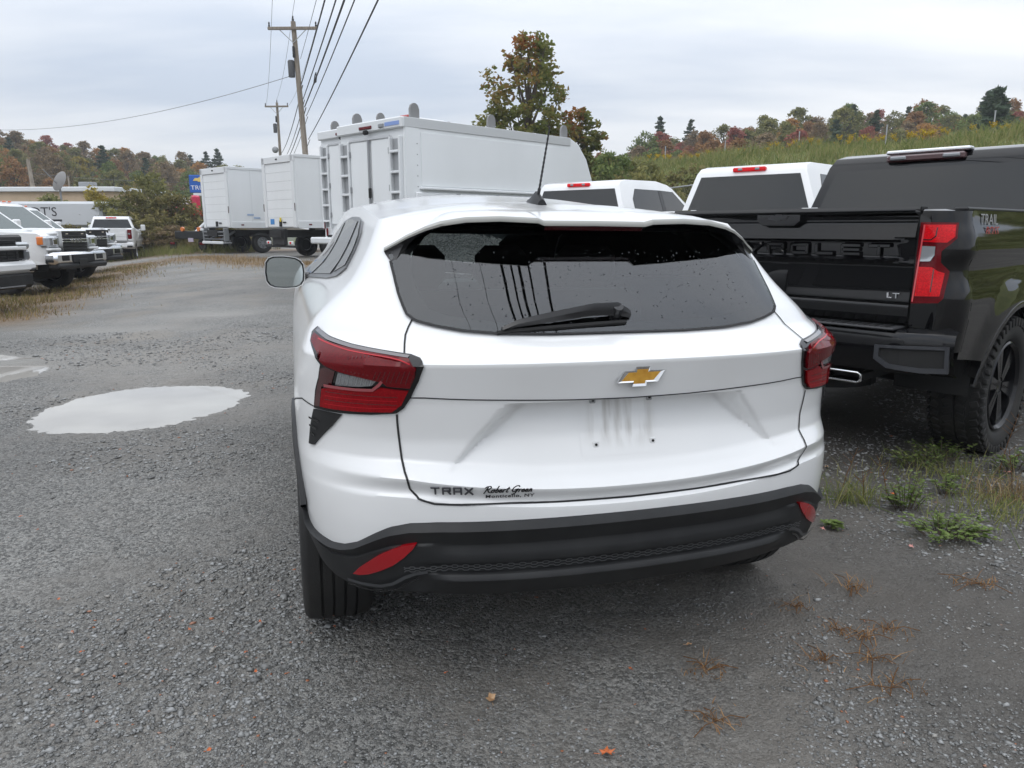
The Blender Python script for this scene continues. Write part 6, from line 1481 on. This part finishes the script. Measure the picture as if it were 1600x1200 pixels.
# fence stakes along the crest
fp = thing('fence_post', '', 'post'); q = MB(); q.tube([(0, 0, -.3), (0, 0, 1.05)], .028, 6); q.build('shaft', MT['steel'], fp); q = MB(); q.tube([(0, 0, 1.05), (0, 0, 1.09)], .036, 6); q.build('post_cap', MT['steel'], fp)
for i, s in enumerate((-11, -6.5, -2, 2.6, 7.2, 11.8, 16.5, 21, 25.5, 30)):
    x, y, z = bank_at(s, 1.6); o = fp if i == 0 else copy_tree(fp); o.location = (x, y, z); tag(o, 'thin grey post standing along the crest of the grassy bank', 'post', 'posts on the bank crest')
# chain link fence at the foot of the bank
cf = thing('chain_link_fence', 'galvanised chain link fence with top rail behind the white pickups', 'fence')
A_, B_ = Vector((7.9, 8.0, 0)), Vector((4.1, 30, 0)); nP = 9
for i in range(nP):
    p = A_.lerp(B_, i / (nP - 1)); z = gz(p.x, p.y); q = MB(); q.tube([(p.x, p.y, z - .3), (p.x, p.y, z + 2.38)], .03, 8); q.build('fence_post', MT['steel'], cf)
q = MB(); q.tube([tuple(A_.lerp(B_, i / 8) + Vector((0, 0, gz(*A_.lerp(B_, i / 8).xy) + 2.34))) for i in range(9)], .024, 8); q.build('top_rail', MT['steel'], cf)
q = MB(); L = (B_ - A_).length; dv = (B_ - A_).normalized(); m_ = int(L / .16)
for i in range(m_):
    for sg in (-1, 1):
        for lv in range(1):
            p0 = A_ + dv * (i * .16); p1 = p0 + dv * (sg * 2.2); z = gz(p0.x, p0.y)
            if not (0 <= (p1 - A_).dot(dv) <= L): continue
            a = len(q.v); w = .0022
            q.v += [(p0.x, p0.y, z + .06), (p0.x, p0.y, z + .06 + 2 * w), (p1.x, p1.y, z + 2.3 + 2 * w), (p1.x, p1.y, z + 2.3)]; q.f.append((a, a + 1, a + 2, a + 3))
tag(q.build('wire_mesh', MT['steel'], cf), kind='stuff')
# ---- utility poles and lines
def pole(label, x, y, z, h, lean, arm, ang, r=.15, tf=True):
    o = thing('utility_pole', label, 'utility pole', (x, y, z), 0, None); q = MB(); q.tube([(0, 0, -.6), (lean * .5, 0, h * .5), (lean, 0, h)], [r, r * .86, r * .70], 10); q.build('shaft', MT['wood'], o, smooth=60)
    if arm:
        ca = MB(); mt = Matrix.Translation((lean, 0, h - .32)) @ Matrix.Rotation(ang, 4, 'Z'); ca.box((0, -.14, 0), (arm, .11, .13), .015, mt); cao = ca.build('crossarm', MT['wood'], o, recalc=True)
        for s in (-1, 1):
            b = MB(); b.tube([tuple(mt @ Vector((s * arm * .27, -.14, -.05))), tuple(mt @ Vector((0, -.14, -.62)))], .02, 5); b.build('arm_brace', MT['steel'], o)
            b = MB(); b.lathe([(0, .03), (.06, .05), (.10, .03), (.16, .045), (.22, .02)], 8, 'z', tuple(mt @ Vector((s * arm * .47, -.14, .06)))); b.build('insulator', MT['plastic'], cao)
        b = MB(); b.lathe([(0, .03), (.08, .05), (.14, .03), (.24, .03)], 8, 'z', (lean, 0, h)); b.build('insulator', MT['plastic'], o)
    if tf:
        b = MB(); b.lathe([(-.42, .01), (-.42, .15), (.26, .16), (.32, .12), (.32, .01)], 14, 'z', (lean * .8 - .27, -.05, h - 2.0)); b.build('transformer', mat('transformer_grey', (.05, .052, .055), .5), o, smooth=40)
        b = MB(); b.box((lean * .75 - .1, -.2, h - 1.35), (.10, .12, .5), .02); b.build('cutout', MT['plastic'], o, recalc=True)
    return o
pole('leaning wooden utility pole with crossarm and transformer above the box trucks', -9.68, 37, .2, 10.5, -.42, 2.3, -.02, .155)
p2_ = pole('smaller distant utility pole with crossarm beyond the box trucks', -19.72, 66, .0, 11.7, -.04, 2.0, -.05, .14)
b = MB(); b.lathe([(-.1, .01), (-.06, .2), (.12, .28)], 12, 'y', (-.4, -.2, 7.9)); b.build('lamp_head', MT['grey'], p2_)
pole('wooden pole at the near end of the overhead lines, behind the viewer', 9.0, -22.0, 0, 10.6, .1, 2.3, -.1, .155, tf=False)
pole('short leaning grey pole above the tan building', -32.2, 52, 0, 5.9, -.35, 0, 0, .17, tf=False)
pole('thin dark pole beside the satellite dish above the tan building', -31.4, 54.5, 0, 5.0, 0, 0, 0, .07, tf=False)
def line(name, label, a, b_, sag, r, m, group, n=60, ext=None):
    a, b_ = Vector(a), Vector(b_); pts = []
    for i in range(n + 1):
        t = i / n; p = a.lerp(b_, t); p.z -= 4 * sag * t * (1 - t); pts.append(tuple(p))
    q = MB(); q.tube(pts, r, 6, cap=True); return tag(q.build(name, m), label, 'cable', group)
NP = Vector((9.0, -22.0, 0)); P1 = Vector((-9.85, 37, .2)); P2 = Vector((-19.75, 66, 0))
prim = 'thin grey power line running over the lot from pole to pole'
for dx1, z1, dx2, z2, dx0, z0 in ((-1.25, 10.45, -.95, 11.45, -1.15, 10.5), (-.22, 11.0, 0, 12.0, 0, 10.9), (.85, 10.35, .9, 11.4, 1.15, 10.5)):
    line('power_line', prim, P1 + Vector((dx1, 0, z1)), NP + Vector((dx0, 0, z0)), .75, .009, MT['wire_thin'], 'thin power lines')
    line('power_line', prim, P1 + Vector((dx1, 0, z1)), P2 + Vector((dx2, 0, z2)), .5, .009, MT['wire_thin'], 'thin power lines')
line('power_line', prim, P1 + Vector((.0, 0, 8.9)), NP + Vector((.4, 0, 9.3)), .7, .010, MT['wire_thin'], 'thin power lines')
cab_l = 'thick black communication cable slung beside the leaning pole'
for dx1, z1, dx0, z0, sag, r in ((.0, 7.75, .10, 7.9, .45, .024), (.05, 7.1, .16, 7.4, .5, .020), (.10, 6.75, .22, 7.0, .5, .026), (.16, 6.35, .3, 6.6, .45, .016), (.20, 5.3, .42, 6.6, .55, .018)):
    line('telephone_cable', cab_l, P1 + Vector((dx1, -.12, z1)), NP + Vector((dx0, 0, z0)), sag, r, MT['wire'], 'thick cables')
    line('telephone_cable', cab_l, P1 + Vector((dx1, .12, z1)), P2 + Vector((.05, 0, z1 - .2)), sag, r * .9, MT['wire'], 'thick cables')
line('service_drop', 'single faint line crossing the sky to the left from the leaning pole', P1 + Vector((-.3, 0, 8.2)), (-44, 62, 9.2), 1.0, .012, MT['wire_thin'], None)
line('guy_wire', 'line sagging across the woods of the left hill', (-32.6, 52, 5.0), (-9.9, 66, 6.2), .8, .012, MT['wire_thin'], None)
lp = MB(); P = [(-.55, 0, .0), (-.2, 0, -.02), (.25, 0, -.08), (.45, 0, -.02), (.40, 0, .09), (.1, 0, .10), (-.25, 0, .05), (-.55, 0, .0)]
c_ = P1 + Vector((.10, -.12, 6.75)); d_ = NP + Vector((.22, 0, 7.0)); p_ = c_.lerp(d_, .13); p_.z -= 4 * .5 * .13 * .87
an_ = math.atan2((d_ - c_).y, (d_ - c_).x); mt = Matrix.Translation(p_) @ Matrix.Rotation(an_, 4, 'Z') @ Matrix.Scale(1.6, 4)
lp.tube([tuple(mt @ Vector(p)) for p in P], .022, 6); tag(lp.build('cable_loop', MT['wire']), 'spare loop of black cable tied to the lines', 'cable')
# ================================================================== weeds, straw tufts and fallen leaves on the lot
def leafy_weed(label, x, y, h, w, n, seed, name='weed_plant', m='weed'):
    r = np.random.default_rng(seed); o = thing(name, label, 'weed', (x, y, float(gz_arr(np.array([x]), np.array([y]))[0])), 0)
    stems = MB(); V, F, T = [], [], []; k = 0
    for q in range(n):
        a = r.uniform(0, 6.28); R0 = w * math.sqrt(r.random()); hh = h * r.uniform(.35, 1) * (1 - .4 * R0 / w); e = Vector((R0 * math.cos(a), R0 * math.sin(a) * .7, hh)); s = Vector((R0 * .35 * math.cos(a), R0 * .35 * math.sin(a) * .7, 0))
        stems.tube([tuple(s), tuple(s.lerp(e, .55) + Vector((0, 0, .02))), tuple(e)], [.0022, .0018, .001], 4, cap=False)
        for t in np.linspace(.25, 1, 7):
            c = s.lerp(e, t) + Vector((0, 0, .02 * math.sin(math.pi * t)))
            for sd in (0, 1):
                b = r.uniform(0, 6.28); L = r.uniform(.014, .030) * (1.15 - .35 * t); d = Vector((math.cos(b), math.sin(b), r.uniform(-.1, .5))).normalized(); p = d.cross(Vector((0, 0, 1))).normalized() * L * .38
                for vv in (c, c + d * L * .5 + p, c + d * L, c + d * L * .5 - p): V.append(tuple(vv))
                F.append((k, k + 1, k + 2, k + 3)); T.append(r.random()); k += 4
    mesh_np('leaves', np.array(V), np.array(F), LM[m], o, attr=np.array(T)); stems.build('stems', MT['bark'], o); return o
leafy_weed('bright green leafy weed with two upright shoots on the bare ground, right of the crossover', 1.96, 3.50, .24, .13, 26, 1)
leafy_weed('low green weed over a dark tangle, in front of the upright bright one', 1.95, 3.16, .12, .26, 48, 2)
leafy_weed('small green weed rosette just behind the big leafy one', 2.28, 3.71, .13, .10, 14, 3)
leafy_weed('green weed patch close to the black truck rear tyre', 2.58, 4.28, .16, .24, 28, 4)
leafy_weed('dark green weed right below the black truck bumper', 2.37, 4.16, .15, .22, 24, 6, m='green')
leafy_weed('green weed at the right picture edge beside the black tyre', 2.88, 4.08, .17, .18, 22, 7)
leafy_weed('tiny green seedling beside the crossover bumper corner', 1.49, 3.26, .045, .06, 14, 8)
def grass_tuft(label, group, x, y, n, h, rad, m, seed, w=.004, lean=1.6, name='grass_tuft'):
    r = np.random.default_rng(seed); o = thing(name, label, 'grass tuft', (x, y, float(gz_arr(np.array([x]), np.array([y]))[0])), 0, group); a = r.normal(0, rad * .5, n); b = r.normal(0, rad * .35, n)
    blades(a, b, np.zeros(n), h * r.uniform(.3, 1, n), np.full(n, w), lean, seed, LM[m], 'leaf_blades', o, 'stuff')
    s = MB()
    for k in range(5): q = r.uniform(0, 6.28); L = r.uniform(.3, 1.0) * rad * 1.6; s.tube([(0, 0, .004), (L * .5 * math.cos(q), L * .5 * math.sin(q), .018), (L * math.cos(q), L * math.sin(q), .006)], .0016, 4)
    s.build('runners', LM[m], o); return o
grass_tuft('greenish grass clump with tall dry stalks behind the crossover corner', None, 1.74, 3.60, 170, .17, .17, 'grass', 11)
grass_tuft('sprawling straw and green grass mat on the right, below the black truck', None, 2.40, 3.46, 380, .12, .36, 'grass', 12)
grass_tuft('wide band of low grass in front of the black truck tyre', None, 2.45, 4.05, 330, .11, .40, 'grass', 13)
grass_tuft('dry grass clump at the right picture edge below the band', None, 2.62, 3.62, 240, .15, .26, 'straw', 14)
for i, (x, y) in enumerate(((1.01, 2.16), (1.17, 2.18), (1.15, 2.02), (1.13, 2.35), (1.30, 2.35), (1.32, 2.66), (1.04, 2.51), (.62, 2.11), (1.83, 2.69), (1.20, 2.30), (.58, 1.87))):
    grass_tuft('small rusty tuft of dead grass lying on the gravel, right of the crossover', 'dead grass tufts', x, y, 34 + 9 * (i % 3), .034, .062 + .014 * (i % 3), 'dry', 20 + i, w=.0034, lean=2.6, name='dead_grass_tuft')
def stalk(label, x, y, h, seed):
    r = random.Random(seed); o = thing('dry_stalk', label, 'dry stalk', (x, y, float(gz_arr(np.array([x]), np.array([y]))[0])), 0); q = MB(); lx_, ly_ = r.uniform(-.4, .4) * h, r.uniform(-.2, .2) * h
    q.tube([(0, 0, -.01), (lx_ * .4, ly_ * .4, h * .5), (lx_, ly_, h)], [.0025, .002, .001], 5); q.build('stem', LM['dry'], o); v = MB()
    for k in range(6): a = r.uniform(0, 6); t = r.uniform(.5, 1); v.tube([(lx_ * t, ly_ * t, h * t), (lx_ * t + .05 * math.cos(a), ly_ * t + .05 * math.sin(a), h * t + .04)], .0012, 4)
    v.build('side_shoots', LM['dry'], o)
for i, (x, y, h, lab) in enumerate(((2.77, 4.04, .34, 'tall brown stalk in front of the black truck tyre'), (1.98, 3.72, .20, 'pale bent stalk left of the green weeds'), (1.70, 3.66, .26, 'thin dry stalk rising from the clump by the crossover corner'), (2.66, 3.75, .24, 'leaning dry stalk at the right edge'), (1.80, 3.60, .18, 'short dry stalk beside the crossover grass clump'))): stalk(lab, x, y, h, i)
def fallen_leaf(label, group, x, y, s, col, seed):
    r = random.Random(seed); z = float(gz_arr(np.array([x]), np.array([y]))[0]) + .012; o = MB(); n = 10; P = []
    for k in range(n):
        a = 2 * math.pi * k / n; q = s * (1 if k % 2 == 0 else .62) * r.uniform(.8, 1.15); P.append((q * math.cos(a), q * .75 * math.sin(a), r.uniform(-.1, .45) * s))
    o.v = P + [(0, 0, .10 * s)]; o.f = [(k, (k + 1) % n, n) for k in range(n)]; o.tube([(-s * .9, 0, 0), (-s * 1.6, .1 * s, .1 * s)], .001, 4)
    b = o.build('fallen_leaf', col); b.location = (x, y, z); b.rotation_euler = (0, 0, r.uniform(0, 6)); tag(b, label, 'leaf', group)
lf_t = mat('tan_leaf', (.38, .22, .11), .6); lf_o = mat('orange_leaf', (.48, .12, .03), .6); lf_p = mat('pink_leaf', (.55, .25, .22), .6); noise_col(lf_t, (.30, .16, .07), (.46, .30, .17), 60)
for i, (x, y, s, c, lab, g) in enumerate(((-.062, 1.945, .021, lf_t, 'curled tan leaf on the gravel at the bottom centre', None), (.59, 2.25, .012, lf_t, 'small tan leaf below the right part of the crossover bumper', None), (.25, 1.72, .022, lf_o, 'orange brown leaf at the bottom picture edge', None), (1.74, 3.03, .018, lf_p, 'pale pink leaf beside the leafy weed', None), (1.43, 3.22, .016, lf_p, 'pinkish leaf by the tiny seedling', None), (1.83, 4.13, .022, lf_t, 'tan leaf lying in the shade by the crossover corner', None), (1.99, 3.68, .018, lf_o, 'orange leaf behind the leafy weed', None), (2.82, 4.02, .02, lf_p, 'pink leaf at the right edge grass', None))):
    fallen_leaf(lab, g, x, y, s, c, i)
for i in range(26):
    a = rng.uniform(-.62, .3); d = rng.uniform(1.75, 4.2); fallen_leaf('orange leaf scrap scattered over the grey gravel', 'orange leaf scraps', d * math.sin(a) - .2, d * math.cos(a), rng.uniform(.005, .009), lf_o, 100 + i)
# ================================================================== thin autumn haze
hz = MB(); hz.box((0, 100, 13.5), (700, 560, 33)); ho = hz.build('haze', bpy.data.materials.new('haze_air')); ho['kind'] = 'stuff'
hm = ho.data.materials[0]; hm.use_nodes = True; hm.node_tree.nodes.clear(); o_ = node(hm, 'ShaderNodeOutputMaterial'); v_ = node(hm, 'ShaderNodeVolumePrincipled')
v_.inputs['Color'].default_value = (.82, .86, .92, 1); v_.inputs['Density'].default_value = .0009; lk(hm, v_.outputs[0], o_.inputs['Volume'])
